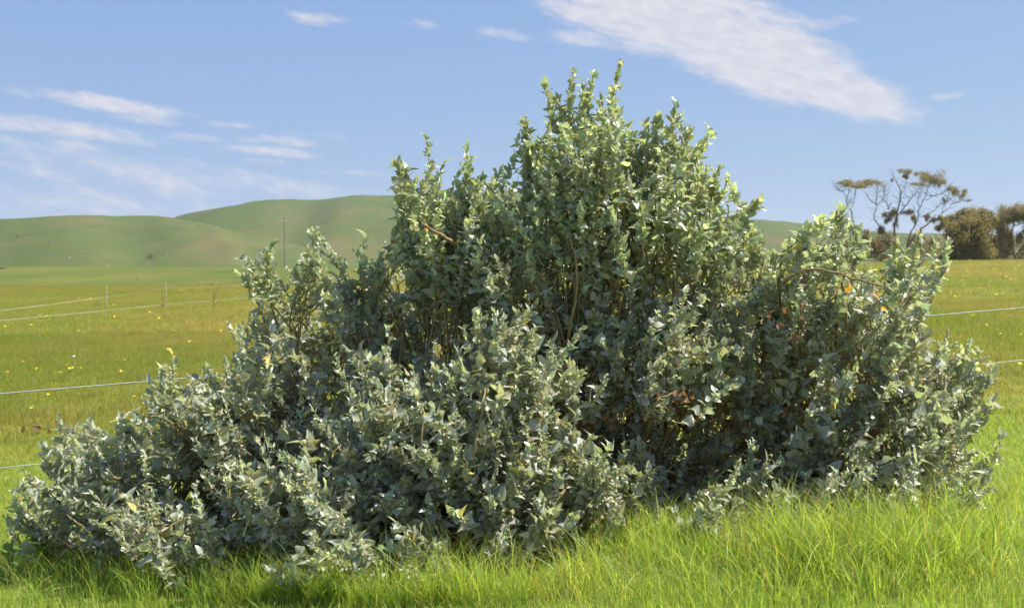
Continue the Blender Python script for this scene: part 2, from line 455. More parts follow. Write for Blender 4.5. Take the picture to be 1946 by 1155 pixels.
build_ground()
build_hill('hill', 'green pasture hill with brown slopes left of the shrub',
           [(-1500, 470), (-900, 452), (-500, 440), (-200, 432), (0, 425), (100, 421), (190, 419), (250, 421), (315, 425), (380, 433), (460, 446), (560, 464), (700, 492), (820, 520)], 210, 520,
           [(-350, 160, 5, 60), (-60, 70, -4, 40), (90, 90, 5, 70), (215, 55, -5, 60), (300, 60, 6, 110), (372, 30, 5, 95), (-250, 60, -4, 50)], 3.0)
build_hill('hill', 'broad higher green hill rising behind the shrub',
           [(150, 520), (240, 470), (310, 427), (360, 414), (420, 402), (480, 394), (560, 388), (650, 384), (750, 380), (900, 374), (1050, 380), (1200, 402), (1300, 418), (1400, 424), (1500, 431), (1590, 440), (1700, 446), (1800, 450), (1950, 456), (2300, 470), (2700, 480), (3200, 490)], 300, 820,
           [(430, 40, -3, 70), (520, 60, 5, -40), (620, 60, -9, -60), (700, 50, 9, -110), (790, 60, -8, -80), (1000, 120, 10, 0), (1250, 90, -8, 40), (1450, 90, 8, 60), (1650, 100, -7, 50), (1850, 120, 7, 40)], 8.0)


# ------------------------------------------------------------------ saltbush
POLY = np.array([(10, 1000), (25, 930), (45, 880), (90, 800), (112, 782), (150, 805), (185, 798), (240, 785), (262, 748), (300, 700), (318, 672), (345, 668), (372, 705), (400, 690),
    (430, 668), (462, 645), (440, 612), (476, 575), (452, 505), (475, 482), (512, 458), (535, 490), (560, 500), (580, 450), (602, 422), (622, 450), (640, 492), (668, 460),
    (692, 440), (712, 478), (735, 455), (742, 400), (738, 335), (756, 296), (790, 305), (812, 256), (832, 290), (858, 318), (885, 266), (912, 305), (950, 308), (975, 345), (1000, 345),
    (985, 270), (990, 212), (1018, 232), (1040, 215), (1034, 152), (1062, 185), (1090, 121), (1112, 150), (1130, 130), (1158, 170), (1178, 111), (1200, 160), (1186, 215), (1205, 248), (1228, 222), (1250, 215), (1268, 240),
    (1285, 181), (1308, 240), (1330, 262), (1348, 240), (1362, 300), (1386, 322), (1398, 372), (1440, 371), (1450, 420), (1482, 465), (1510, 440), (1530, 420), (1565, 402), (1600, 391),
    (1627, 425), (1655, 445), (1700, 460), (1745, 438), (1775, 452), (1802, 448), (1790, 520), (1765, 575), (1790, 625), (1835, 640), (1862, 652), (1890, 690), (1885, 760), (1906, 815),
    (1872, 850), (1880, 912), (1850, 960), (1830, 1010), (1780, 1035), (1700, 1030), (1600, 1025), (1480, 1045), (1380, 1035), (1290, 1005), (1170, 1000), (1090, 1020), (1040, 1080), (900, 1110), (760, 1128),
    (640, 1138), (560, 1122), (420, 1095), (290, 1065), (150, 1035), (50, 1030)], float)
HOLES = [(845, 668, 22, 17), (762, 545, 20, 17), (735, 512, 12, 20), (668, 510, 12, 18), (1395, 500, 10, 16), (815, 690, 8, 8), (1560, 455, 26, 10)]
RELIEF = np.array([(20, 1000, 4.9), (300, 1040, 4.42), (700, 1100, 4.15), (1000, 1050, 4.27), (1150, 970, 4.6), (1400, 1000, 4.45), (1550, 1000, 4.5), (1700, 1000, 4.5), (1850, 950, 4.62),
    (60, 900, 5.1), (150, 850, 5.05), (300, 800, 5.0), (330, 690, 5.15), (420, 900, 4.75), (600, 960, 4.32), (600, 820, 5.05), (640, 720, 5.3), (600, 620, 5.4), (520, 530, 5.35), (500, 700, 5.2), (450, 780, 5.0),
    (720, 880, 4.5), (780, 800, 4.5), (860, 760, 4.5), (960, 700, 4.55), (900, 870, 4.35), (1040, 870, 4.45), (1000, 780, 4.6), (760, 620, 5.5), (850, 660, 5.5), (860, 450, 5.1), (980, 520, 5.05), (1050, 650, 5.2),
    (1130, 820, 5.2), (1270, 850, 5.2), (1380, 860, 5.3), (1420, 720, 5.15), (1250, 720, 4.75), (1200, 620, 5.05), (1500, 820, 5.1), (1560, 700, 5.15), (1650, 780, 4.85), (1750, 850, 4.7), (1850, 780, 4.85), (1820, 690, 4.95),
    (1600, 500, 5.0), (1700, 560, 4.95), (1780, 470, 5.1), (1600, 410, 5.1), (1100, 150, 5.45), (1180, 330, 5.2), (1280, 220, 5.35), (1000, 260, 5.4), (1080, 420, 5.15), (800, 300, 5.4), (900, 330, 5.3), (1350, 300, 5.25), (1300, 450, 5.1), (1440, 420, 5.35), (600, 440, 5.5), (680, 470, 5.5)])

HOLLOW = [(640, 690, 110, 90), (800, 640, 90, 60), (1370, 860, 130, 85), (1120, 835, 55, 50), (380, 905, 90, 40), (560, 800, 60, 60), (1520, 880, 70, 60), (1560, 640, 70, 40), (960, 620, 60, 50)]

def d_front(px, py):
    d2 = (px[..., None] - RELIEF[:, 0]) ** 2 + (py[..., None] - RELIEF[:, 1]) ** 2 + 30
    w = d2 ** -1.6
    return (w * RELIEF[:, 2]).sum(-1) / w.sum(-1)

def inside(px, py):
    x1, y1 = POLY[:, 0], POLY[:, 1]; x2, y2 = np.roll(x1, -1), np.roll(y1, -1)
    c = ((y1 > py[..., None]) != (y2 > py[..., None])) & (px[..., None] < (x2 - x1) * (py[..., None] - y1) / (y2 - y1 + 1e-9) + x1)
    ins = c.sum(-1) % 2 == 1
    for hx, hy, a, b in HOLES: ins &= ((px - hx) / a) ** 2 + ((py - hy) / b) ** 2 > 1
    return ins

def edge_dist(px, py):
    a = POLY; b = np.roll(POLY, -1, 0); ab = b - a
    p = np.stack([px, py], -1)[..., None, :]
    t = np.clip(((p - a) * ab).sum(-1) / (ab * ab).sum(-1), 0, 1)
    return np.linalg.norm(p - (a + t[..., None] * ab), axis=-1).min(-1)

def scatter(spacing, n=30000):
    pts = np.zeros((0, 2))
    cand = np.stack([rng.uniform(0, 1920, n), rng.uniform(105, 1125, n)], -1)
    cand = cand[inside(cand[:, 0], cand[:, 1])]
    keep = []
    cell = {}
    for c in cand:
        k = (int(c[0] // spacing), int(c[1] // spacing)); ok = True
        for i in (-1, 0, 1):
            for j in (-1, 0, 1):
                for o in cell.get((k[0] + i, k[1] + j), ()):
                    if (o[0] - c[0]) ** 2 + (o[1] - c[1]) ** 2 < spacing ** 2: ok = False
        if ok: cell.setdefault(k, []).append(c); keep.append(c)
    return np.array(keep)

# --- shoots: base, tip, layer, vigour
sh_base, sh_tip, sh_layer, sh_clump = [], [], [], []
clumps = []      # (centre, layer)
AX = np.array([0.25, 5.6])
def add_shoot(b, t, layer, clump): sh_base.append(b); sh_tip.append(t); sh_layer.append(layer); sh_clump.append(clump)

for layer, (spc, lo, hi, cnt) in enumerate([(58, 0.0, 0.26, (8, 14)), (55, 0.35, 0.75, (5, 9)), (74, 0.85, 1.45, (5, 8))]):
    pts = scatter(spc)
    ed = edge_dist(pts[:, 0], pts[:, 1])
    df = d_front(pts[:, 0], pts[:, 1])
    for (px, py), e, d0 in zip(pts, ed, df):
        thick = 0.25 + 1.45 * math.sqrt(min(e, 260) / 260)
        off = rng.uniform(lo, hi)
        if layer and off > thick: continue
        if layer == 0 and any(((px - hx) / a_) ** 2 + ((py - hy) / b_) ** 2 < 1 for hx, hy, a_, b_ in HOLLOW) and rng.random() < .8: continue
        c = P(px, py, d0 + off)
        g = gz(c[0], c[1])
        if c[2] < g + 0.02: continue
        ci = len(clumps); clumps.append((c, layer, px, py))
        hrel = c[2] - g
        out = np.array([c[0] - AX[0], (c[1] - AX[1]) * 0.8, 0]); out /= max(1.6, np.linalg.norm(out))
        lean = 0.75 if hrel < 0.7 else 0.40
        if px > 1500 or px < 420: lean += 0.2
        cdir = norm(np.array([0, 0, 1.0]) + out * lean + rng.normal(0, 0.22, 3))
        air = 0.42 if (py < 560 and layer) else (0.9 if py < 560 else 1.0)
        if px > 1560: air *= .8
        if px < 230: air *= .62
        if py > 640 and 420 < px < 1500 and layer: air = 1.25
        if layer and any(((px - hx) / a_) ** 2 + ((py - hy) / b_) ** 2 < 1.3 for hx, hy, a_, b_ in HOLLOW): air = 1.9
        for s in range(max(2, int(rng.integers(*cnt) * air + rng.random()))):
            dr = norm(cdir + rng.normal(0, 0.29, 3))
            ln = rng.uniform(0.14, 0.36) * (1.2 if hrel > 1.1 else 1.0)
            b = c + rng.normal(0, 0.058, 3) - cdir * 0.12
            t = b + dr * ln
            if layer == 0 and t[1] > c[1] + 0.3: continue
            tx, ty, _ = proj(t)
            if not inside(np.array(tx), np.array(ty)): continue
            if ty < 900 and edge_dist(np.array(tx), np.array(ty)) < rng.uniform(0, 24): continue
            if b[2] < gz(b[0], b[1]): b[2] = gz(b[0], b[1]) + 0.01
            if t[2] < gz(t[0], t[1]) + 0.03: continue
            add_shoot(b, t, layer, ci)

# leading shoots that make the outline: tip column, row, sideways lean, length
LEAD = [(1178, 112, -.05, .42), (1090, 122, -.1, .4), (1128, 131, .1, .36), (1035, 153, -.35, .32), (1060, 178, -.2, .3), (995, 212, -.25, .4), (984, 255, -.3, .3), (1285, 182, -.05, .4), (1250, 216, .1, .3), (1225, 223, 0, .3),
        (1348, 240, .2, .4), (1328, 262, .1, .34), (1386, 322, .3, .34), (1440, 372, .15, .42), (1412, 388, .1, .3), (1160, 160, .0, .3), (1205, 245, .2, .3), (812, 256, .0, .34), (756, 297, -.15, .34), (772, 310, 0, .3), (886, 267, -.08, .4),
        (952, 308, .1, .3), (976, 342, .15, .3), (842, 300, .1, .3), (602, 423, .02, .34), (515, 459, .05, .3), (473, 483, -.4, .24), (452, 506, -.6, .22), (692, 441, .0, .34), (655, 483, -.1, .28), (722, 470, .1, .28), (560, 497, .05, .26), (585, 455, -.1, .28),
        (332, 668, .0, .3), (313, 690, -.3, .24), (398, 690, .3, .26), (290, 716, -.2, .26), (430, 670, .1, .26), (442, 612, -.35, .24), (112, 781, -.15, .24), (82, 832, -.6, .24), (172, 800, .1, .2), (235, 786, .1, .2), (47, 880, -.7, .26), (30, 942, -.9, .26), (18, 990, -1.1, .22),
        (1532, 420, .1, .26), (1562, 404, .15, .26), (1600, 392, .05, .3), (1625, 422, .3, .26), (1655, 444, .2, .26), (1702, 458, .1, .26), (1746, 439, .15, .28), (1776, 452, .3, .26), (1803, 449, .5, .26), (1792, 505, .6, .24),
        (1862, 652, .4, .26), (1836, 640, .3, .26), (1888, 685, .5, .24), (1905, 815, .9, .24), (1890, 742, .6, .24), (1882, 910, .9, .24), (1500, 445, 0, .24), (1470, 470, 0, .24), (1310, 235, .1, .3), (1110, 150, 0, .34),
        (985, 685, .05, .32), (960, 700, -.1, .28), (820, 735, 0, .3), (770, 765, -.05, .3), (545, 790, 0, .3), (1060, 880, .2, .28), (990, 790, .1, .3), (1300, 920, 0, .22), (1400, 950, .1, .2), (1130, 770, 0, .3), (640, 880, 0, .26)]
for px, py, ln_, L in LEAD:
    d = float(d_front(np.array(float(px)), np.array(float(py)))) + rng.uniform(0.0, 0.12)
    t = P(px, py + 14, d)
    dr = norm(np.array([ln_ + rng.normal(0, .08), rng.normal(-0.1, .18), 1.0]))
    ci = min(range(len(clumps)), key=lambda k: np.sum((clumps[k][0] - (t - dr * L)) ** 2))
    add_shoot(t - dr * L, t, 3, ci)

sh_base = np.array(sh_base); sh_tip = np.array(sh_tip); sh_layer = np.array(sh_layer); sh_clump = np.array(sh_clump)
NS = len(sh_base)
# bent stems
NT_ = 5
tt = np.linspace(0, 1, NT_)[None, :, None]
sag = rng.normal(0, 0.17, (NS, 1, 3)) * np.linalg.norm(sh_tip - sh_base, axis=1)[:, None, None]
stem = sh_base[:, None] * (1 - tt) + sh_tip[:, None] * tt + sag * (tt * (1 - tt)) * 1.6
slen = np.linalg.norm(sh_tip - sh_base, axis=1)

# --- leaves along every shoot
ls, lt, lrank = [], [], []
for s in range(NS):
    n = int(slen[s] / {0: .0122, 3: .0105}.get(sh_layer[s], .0155)) + 6
    t = 0.08 + 0.92 * (np.arange(n) / (n - 1)) ** 0.9
    ls.append(np.full(n, s)); lt.append(t); lrank.append(np.arange(n))
ls = np.concatenate(ls); lt = np.concatenate(lt); lrank = np.concatenate(lrank)
NL = len(ls)
fi = lt * (NT_ - 1); i0 = np.minimum(fi.astype(int), NT_ - 2); ff = (fi - i0)[:, None]
lp = stem[ls, i0] * (1 - ff) + stem[ls, i0 + 1] * ff
ax = norm(stem[ls, i0 + 1] - stem[ls, i0])
ref = np.where(np.abs(ax[:, 2:3]) > 0.95, [[1.0, 0, 0]], [[0, 0, 1.0]])
e1 = norm(np.cross(ax, ref)); e2 = np.cross(ax, e1)
phi = lrank * 2.39996 + rng.uniform(0, 6.28, NS)[ls] + rng.normal(0, .3, NL)
rad = e1 * np.cos(phi)[:, None] + e2 * np.sin(phi)[:, None]
incl = R(72) - lt * R(46) + rng.normal(0, R(15), NL)
ld = norm(ax * np.cos(incl)[:, None] + rad * np.sin(incl)[:, None] + rng.normal(0, .16, (NL, 3)))
ln = ax * np.sin(incl)[:, None] - rad * np.cos(incl)[:, None]
ln = norm(ln + rng.normal(0, 0.50, (NL, 3)))
side = norm(np.cross(ld, ln)); ln = np.cross(side, ld)
vig = rng.lognormal(0, 0.20, NS)[ls]
L = (0.0415 - 0.011 * sstep(0.65, 1.0, lt)) * vig * rng.lognormal(0, 0.30, NL)
big = rng.random(NL) < 0.06; L[big] *= 1.5
L *= np.where(sh_base[ls][:, 2] > 1.05, 1.18, 1.0) * np.where(sh_layer[ls] == 3, 1.12, 1.0)
L = np.clip(L, 0.014, np.where(sh_base[ls][:, 2] > 1.05, .064, .078))
wr = rng.uniform(0.50, 0.98, NL) * (1 - 0.15 * sstep(.6, 1, lt))
fold = rng.normal(0.28, 0.22, NL) + 0.25 * sstep(.6, 1, lt)
curl = rng.normal(-0.10, 0.34, NL)
wave = rng.normal(0, 0.14, NL); wph = rng.uniform(0, 6.28, NL)
hast = rng.uniform(0, 1, NL)
rows_v = np.array([0.0, 0.13, 0.24, 0.40, 0.62, 0.83, 1.0])
w_a = np.array([0, 0.035, 0.36, 0.45, 0.34, 0.17, 0]); w_b = np.array([0, 0.04, 0.50, 0.40, 0.30, 0.17, 0])

def leaf_verts(idx):
    """(len(idx), 17, 3) vertices of folded, curled deltoid leaves"""
    n = len(idx); out = np.zeros((n, 17, 3)); k = 0
    for r, v in enumerate(rows_v):
        us = (0,) if r in (0, 6) else (-1, 0, 1)
        for u in us:
            hw = (w_a[r] * (1 - hast[idx]) + w_b[r] * hast[idx]) * wr[idx]
            x = u * hw * np.cos(np.clip(fold[idx], -.9, 1.1))
            z = abs(u) * hw * np.sin(np.clip(fold[idx], -.9, 1.1)) + curl[idx] * v * v + u * wave[idx] * np.sin(v * 7 + wph[idx])
            out[:, k] = lp[idx] + (ld[idx] * v + side[idx] * x[:, None] + ln[idx] * z[:, None]) * L[idx][:, None]
            k += 1
    return out

tri = [(0, 2, 1), (0, 3, 2)]
for r in range(4):
    a = 1 + 3 * r; b = a + 3
    tri += [(a, a + 1, b + 1), (a, b + 1, b), (a + 1, a + 2, b + 2), (a + 1, b + 2, b + 1)]
tri += [(13, 14, 16), (14, 15, 16)]
LEAF_TRI = np.array(tri)

# tint: silvery green, young tips yellower, some leaves bluish, rare yellowing
br = rng.lognormal(0, 0.24, NL) * rng.lognormal(0, .10, NS)[ls]
tint = np.stack([br * rng.normal(1.0, .06, NL), br, br * rng.normal(1.0, .10, NL)], -1)
young = sstep(0.6, 1.0, lt)[:, None]
tint = tint * (1 - young) + tint * np.array([1.02, 1.05, 0.97]) * young
tint[rng.random(NL) < 0.05] *= np.array([1.12, 1.0, .75])
tint *= np.where((sh_base[ls][:, 2] > 0.95)[:, None], [[1.03, 1.05, .90]], [[1.02, 1.0, .95]])      # fresher growth in the crown
yel = rng.random(NL) < 0.006
tint[yel] *= np.array([1.7, 1.25, .35])

ctr = lp + ld * (L * .5)[:, None]
ok = ctr[:, 2] > gz(ctr[:, 0], ctr[:, 1]) + 0.015
lx, ly, lz = proj(ctr)
for hx, hy, a_, b_ in HOLES: ok &= ((lx - hx) / a_) ** 2 + ((ly - hy) / b_) ** 2 > 1
# the 300 leaves that show largest: frontmost in their cell, then by the area they present
face = np.abs((ln * norm(ctr - CAM)).sum(-1))
area = (L / lz) ** 2 * wr * (0.2 + face)
cell = (lx // 16).astype(int) * 4096 + (ly // 16).astype(int)
order = np.lexsort((lz, cell)); first = np.ones(NL, bool); first[1:] = cell[order][1:] != cell[order][:-1]
vis = np.zeros(NL, bool); vis[order[first]] = True
cand = np.where(vis & ok & (lx > 0) & (lx < W0) & (ly < 1075))[0]
top = cand[np.argsort(-area[cand])[:290]]
single = np.zeros(NL, bool); single[top] = True

bush_base = np.array([0.25, 5.5, gz(0.25, 5.5)])
bush = bpy.data.objects.new('saltbush', None); col.objects.link(bush); bush.location = bush_base
bush['label'] = 'large silvery green saltbush shrub filling the middle of the picture'
bush['category'] = 'shrub'
bush.empty_display_size = 0.3

rest = np.where(ok & ~single)[0]
LV = leaf_verts(rest) - bush_base
fo = MB(); fo.add(LV.reshape(-1, 3), (LEAF_TRI[None] + np.arange(len(rest))[:, None, None] * 17).reshape(-1, 3), np.repeat(tint[rest], 17, 0))
o = fo.build('foliage', M['leaf'], bush, kind='stuff')
TV = leaf_verts(top)
for k, i in enumerate(top):
    me = mesh_np('leaf', TV[k] - ctr[i], LEAF_TRI, True, np.repeat(tint[i][None], 17, 0))
    lo = new_obj('leaf', me, M['leaf'], bush); lo.location = ctr[i] - bush_base

# --- woody frame
roots = [np.array(ground_at(px, py)) for px, py in []]
ROOT = [P(px, py, d) for px, py, d in [(1010, 930, 5.45), (1090, 900, 5.6), (1240, 920, 5.5), (1360, 900, 5.7), (760, 960, 5.2), (860, 930, 5.5), (520, 950, 5.3), (300, 930, 5.3), (1560, 930, 5.4), (1700, 930, 5.2)]]
ROOT = [np.array([r[0], r[1], gz(r[0], r[1]) - 0.02]) for r in ROOT]
tw = MB()
vst = stem - bush_base
rad_s = np.linspace(1, 0.45, NT_)[None] * (0.0015 + 0.0040 * slen[:, None]) 
V, Fq = tubes(vst, rad_s, 4); tw.add(V, Fq)
n_branch = 0
for ci, (c, layer, px, py) in enumerate(clumps):
    mine = np.where(sh_clump == ci)[0]
    if len(mine) < 3: continue
    c = sh_base[mine].mean(0) if len(mine) else c
    r = min(ROOT, key=lambda r: math.hypot(r[0] - c[0], r[1] - c[1]) + rng.uniform(0, .35))
    h = c[2] - r[2]
    mid1 = r + np.array([(c[0] - r[0]) * 0.30, (c[1] - r[1]) * 0.30, h * 0.42]) + rng.normal(0, .05, 3)
    mid2 = r + np.array([(c[0] - r[0]) * 0.75, (c[1] - r[1]) * 0.75, h * 0.80]) + rng.normal(0, .04, 3)
    pts = curve_pts([r, mid1, mid2, c], 9)
    pts += np.array([rng.normal(0, 0.010, 3) for _ in range(9)]) * np.linspace(0, 1, 9)[:, None]
    g = gz(pts[:, 0], pts[:, 1]); pts[:, 2] = np.maximum(pts[:, 2], g + 0.01 - (np.arange(9) == 0) * .03)
    rr = np.linspace(0.0095, 0.0034, 9) * rng.uniform(.75, 1.35)
    V, Fq = tubes(pts[None], rr[None], 6)
    if layer == 0 and n_branch < 290:
        b = MB(); b.add(V - r, Fq); bo = b.build('branch', M['twig'], bush); bo.location = r - bush_base; n_branch += 1
    else: tw.add(V - bush_base, Fq)
    for s in mine:
        e = pts[rng.integers(5, 9)]
        m_ = (e + sh_base[s]) / 2 + rng.normal(0, .012, 3)
        V, Fq = tubes(curve_pts([e, m_, sh_base[s]], 4)[None], np.linspace(.0042, .0034, 4)[None], 4); tw.add(V - bush_base, Fq)
tw.build('twigs', M['twig'], bush, kind='stuff')

# thick stems and branches one can see: list of (column, row, depth) and radii
def limb(name, ctrl, r0, r1, mat, n=14, seed=0, lab=None):
    pts = np.array([P(*c) for c in ctrl]) 
    pts = curve_pts(pts, n); g = np.random.default_rng(seed)
    pts[1:-1] += g.normal(0, 0.003, (n - 2, 3)); pts += FWD * 0.07
    b = MB(); rr = 0.62 * np.linspace(r0, r1, n) * (1 + g.normal(0, .07, n))
    V, Fq = tubes(pts[None], rr[None], 8); base = pts[0]
    b.add(V - base, Fq)
    k = 8; e = len(V) - k
    b.add(np.concatenate([V[e:] - base, [pts[-1] - base + (pts[-1] - pts[-2]) * .05]]), np.array([[j, (j + 1) % k, k] for j in range(k)]))
    o = b.build(name, mat, bush); o.location = base - bush_base
    if lab: o['label'] = lab
    return o
limb('trunk', [(1060, 960, 5.5), (1050, 850, 5.4), (1052, 740, 5.2), (1045, 650, 5.12), (985, 590, 5.08), (930, 540, 5.1)], .030, .012, M['bark'], seed=1)
limb('trunk', [(1120, 950, 5.5), (1110, 860, 5.4), (1105, 730, 5.15), (1060, 675, 5.05), (1030, 640, 5.05)], .032, .016, M['bark'], seed=2)
limb('trunk', [(1190, 960, 5.3), (1220, 850, 5.05), (1255, 760, 4.80), (1290, 690, 4.85), (1300, 600, 5.0)], .026, .011, M['bark'], seed=3)
limb('trunk', [(1400, 960, 5.5), (1420, 840, 5.4), (1450, 700, 5.3), (1500, 600, 5.1), (1540, 520, 5.0)], .028, .011, M['bark'], seed=4)
limb('trunk', [(1145, 900, 5.5), (1140, 700, 5.2), (1125, 520, 5.1), (1180, 440, 5.1), (1200, 330, 5.2)], .024, .008, M['bark'], seed=5)
limb('branch', [(1052, 740, 5.2), (1085, 620, 5.05), (1100, 520, 5.0), (1085, 450, 5.02)], .014, .007, M['twig'], seed=6)
limb('branch', [(1490, 540, 4.95), (1530, 515, 4.86), (1580, 512, 4.85), (1640, 530, 4.86), (1700, 545, 4.88)], .012, .006, M['twig'], seed=7, lab='arching tan branch')
limb('branch', [(905, 920, 4.45), (900, 850, 4.36), (915, 790, 4.40), (920, 740, 4.48)], .009, .006, M['twig'], seed=8)
limb('branch', [(805, 905, 4.6), (797, 850, 4.42), (802, 800, 4.42), (800, 775, 4.45)], .009, .006, M['twig'], seed=9, lab='snapped tan stem')
limb('branch', [(1075, 935, 4.5), (1040, 985, 4.42), (1000, 1020, 4.4)], .010, .008, M['twig'], seed=10)
limb('branch', [(872, 470, 5.15), (845, 450, 5.0), (820, 435, 4.98), (800, 424, 4.98)], .017, .010, M['dry'], seed=11, lab='broken dry stub of a branch')
limb('branch', [(480, 570, 5.36), (465, 545, 5.3), (455, 530, 5.3)], .007, .005, M['twig'], seed=12)
limb('branch', [(285, 1030, 4.5), (310, 1010, 4.45), (345, 985, 4.5)], .006, .005, M['twig'], seed=13)
limb('branch', [(160, 1018, 4.75), (135, 1000, 4.7), (115, 985, 4.72)], .006, .004, M['twig'], seed=14)
limb('branch', [(190, 850, 5.1), (140, 822, 5.02), (90, 815, 5.0), (36, 810, 5.0)], .005, .003, M['twig'], seed=16)
limb('branch', [(1230, 800, 4.72), (1255, 765, 4.66), (1290, 745, 4.66)], .014, .008, M['twig'], seed=15)

# flower spikes
def spike_mesh(seed):
    g = np.random.default_rng(seed); b = MB()
    V, Fq = tubes(np.array([[[0, 0, 0], [.002, 0, .03], [0, .002, .06]]]), np.array([[.0015, .0013, .001]]), 4); b.add(V, Fq)
    for k in range(26):
        h = rng.uniform(.008, .062); a = k * 2.4; r = .0085 * (1 - h / .085)
        V, f = blob(.0048, .0048, .0042, seed * 50 + k, 5, 4, .2)
        b.add(V + [math.cos(a) * r, math.sin(a) * r, h], f)
    fs = [np.concatenate(b.f3), np.concatenate(b.f4)]
    me = mesh_np('flower_spike', np.concatenate(b.v), fs); me.materials.append(M['spike']); return me
SPK = [spike_mesh(k) for k in range(4)]
tx, ty, td = proj(sh_tip)
pr = np.where((tx > 1570) & (ty < 800), 0.6, np.where(ty < 330, 0.16, 0.02)) * np.isin(sh_layer, (0, 3)) * (edge_dist(tx, ty) < 130)
spk = np.where(rng.random(NS) < pr)[0][:140]
for s in spk:
    o = new_obj('flower_spike', SPK[rng.integers(4)], None, bush)
    o.location = stem[s, -1] - bush_base - norm(stem[s, -1] - stem[s, -2]) * .01
    o.rotation_euler = Vector(sh_tip[s] - sh_base[s]).to_track_quat('Z', 'Y').to_euler(); k = rng.uniform(.5, .95); o.scale = (k, k, k * rng.uniform(.8, 1.3))

# withered and orange leaves
def odd_leaf(px, py, d, mat, size, lab, seed):
    g = np.random.default_rng(seed); i = int(top[seed % len(top)])
    base = P(px, py, d)
    V = (leaf_verts(np.array([i]))[0] - ctr[i]) / L[i] * size
    me = mesh_np('leaf', V, LEAF_TRI); o = new_obj('leaf', me, mat, bush); o.location = base - bush_base
    o.rotation_euler = (g.uniform(-.6, .6), g.uniform(-.6, .6), g.uniform(0, 6.28))
    if lab: o['label'] = lab
for k, (px, py) in enumerate([(1614, 537), (1611, 549), (1667, 555), (1668, 563), (1680, 587)]):
    odd_leaf(px, py, 4.80, M['orange_leaf'], .036 + .008 * (k % 2), 'bright orange dying leaf', k * 7 + 3)
DEAD = [(1110 + rng.normal(0, 28), 825 + rng.normal(0, 28), 4.95) for _ in range(26)] + [(1290 + rng.normal(0, 16), 752 + rng.normal(0, 8), 4.62) for _ in range(12)] + \
       [(1500 + rng.normal(0, 30), 610 + rng.normal(0, 20), 4.9) for _ in range(8)] + [(1310 + rng.normal(0, 25), 800 + rng.normal(0, 15), 5.0) for _ in range(12)] + \
       [(px_, 812 + (px_ - 60) * .10 + rng.normal(0, 5), 5.07 + rng.normal(0, .02)) for px_ in (44, 70, 95)] + [(1380 + rng.normal(0, 70), 880 + rng.normal(0, 25), 5.1) for _ in range(16)] + [(1490, 788, 4.95), (1493, 780, 4.95)]
for k, (px, py, d) in enumerate(DEAD):
    odd_leaf(px, py, d, M['dead_leaf'], rng.uniform(.03, .06), 'withered brown leaf', k * 3 + 1)


# ------------------------------------------------------------------ grass (stuff, instanced tufts)
def blade_patch(seed, n, cell, h0, h1, w, droop, straw=0.05, clump=0.35):
    """a piece of turf: n curved, tapering blades on a square of side cell"""
    g = np.random.default_rng(seed); S = 5
    nc = max(3, n // 14); cc = g.uniform(-.55, .55, (nc, 2)) * cell; ch = g.lognormal(0, .22, nc)
    pick = g.integers(0, nc, n); loose = g.random(n) > clump
    xy = np.where(loose[:, None], g.uniform(-.56, .56, (n, 2)) * cell, cc[pick] + g.normal(0, .018, (n, 2)))
    base = np.concatenate([xy, np.full((n, 1), -0.03)], 1)
    a = g.uniform(0, 6.28, n); h = g.uniform(h0, h1, n) * np.where(loose, 1, ch[pick]); dr = np.abs(g.normal(droop, droop * .6, n)) * h
    dir2 = np.stack([np.cos(a), np.sin(a), 0 * a], -1)
    side = np.stack([-np.sin(a), np.cos(a), 0 * a], -1)
    tw = g.uniform(-1.0, 1.0, n); side = side * np.cos(tw)[:, None] + dir2 * np.sin(tw)[:, None]
    t = np.linspace(0, 1, S); w = w * g.uniform(.6, 1.3, (n, 1))
    V = np.zeros((n, S * 2 - 1, 3)); lt_ = g.normal(0.10, .14, n)
    for k in range(S):
        c = base + dir2 * (dr * t[k] ** 2.2 + lt_ * h * t[k])[:, None] + np.array([0, 0, 1.0]) * (h * (t[k] - 0.28 * droop * t[k] ** 2.5))[:, None]
        hw = w * (1 - t[k] ** 1.6) * 0.5
        if k < S - 1: V[:, 2 * k] = c - side * hw; V[:, 2 * k + 1] = c + side * hw
        else: V[:, 2 * k] = c
    q = np.array([(2 * k, 2 * k + 1, 2 * k + 3, 2 * k + 2) for k in range(S - 2)]); t3 = np.array([(2 * S - 4, 2 * S - 3, 2 * S - 2)])
    off = np.arange(n)[:, None, None] * (2 * S - 1)
    br_ = g.lognormal(0, .24, n); c = np.stack([br_ * g.normal(1, .12, n), br_, br_ * g.normal(1, .2, n)], -1)
    rd = g.random(n) < straw * .4; c[rd] *= np.array([1.25, .62, 1.1])
    st = g.random(n) < straw; c[st] = np.array([1.7, 1.30, 3.6]) * g.uniform(.7, 1.1, (st.sum(), 1))
    return mesh_np('turf', V.reshape(-1, 3), [(t3[None] + off).reshape(-1, 3), (q[None] + off).reshape(-1, 4)], True, np.repeat(c, 2 * S - 1, 0))

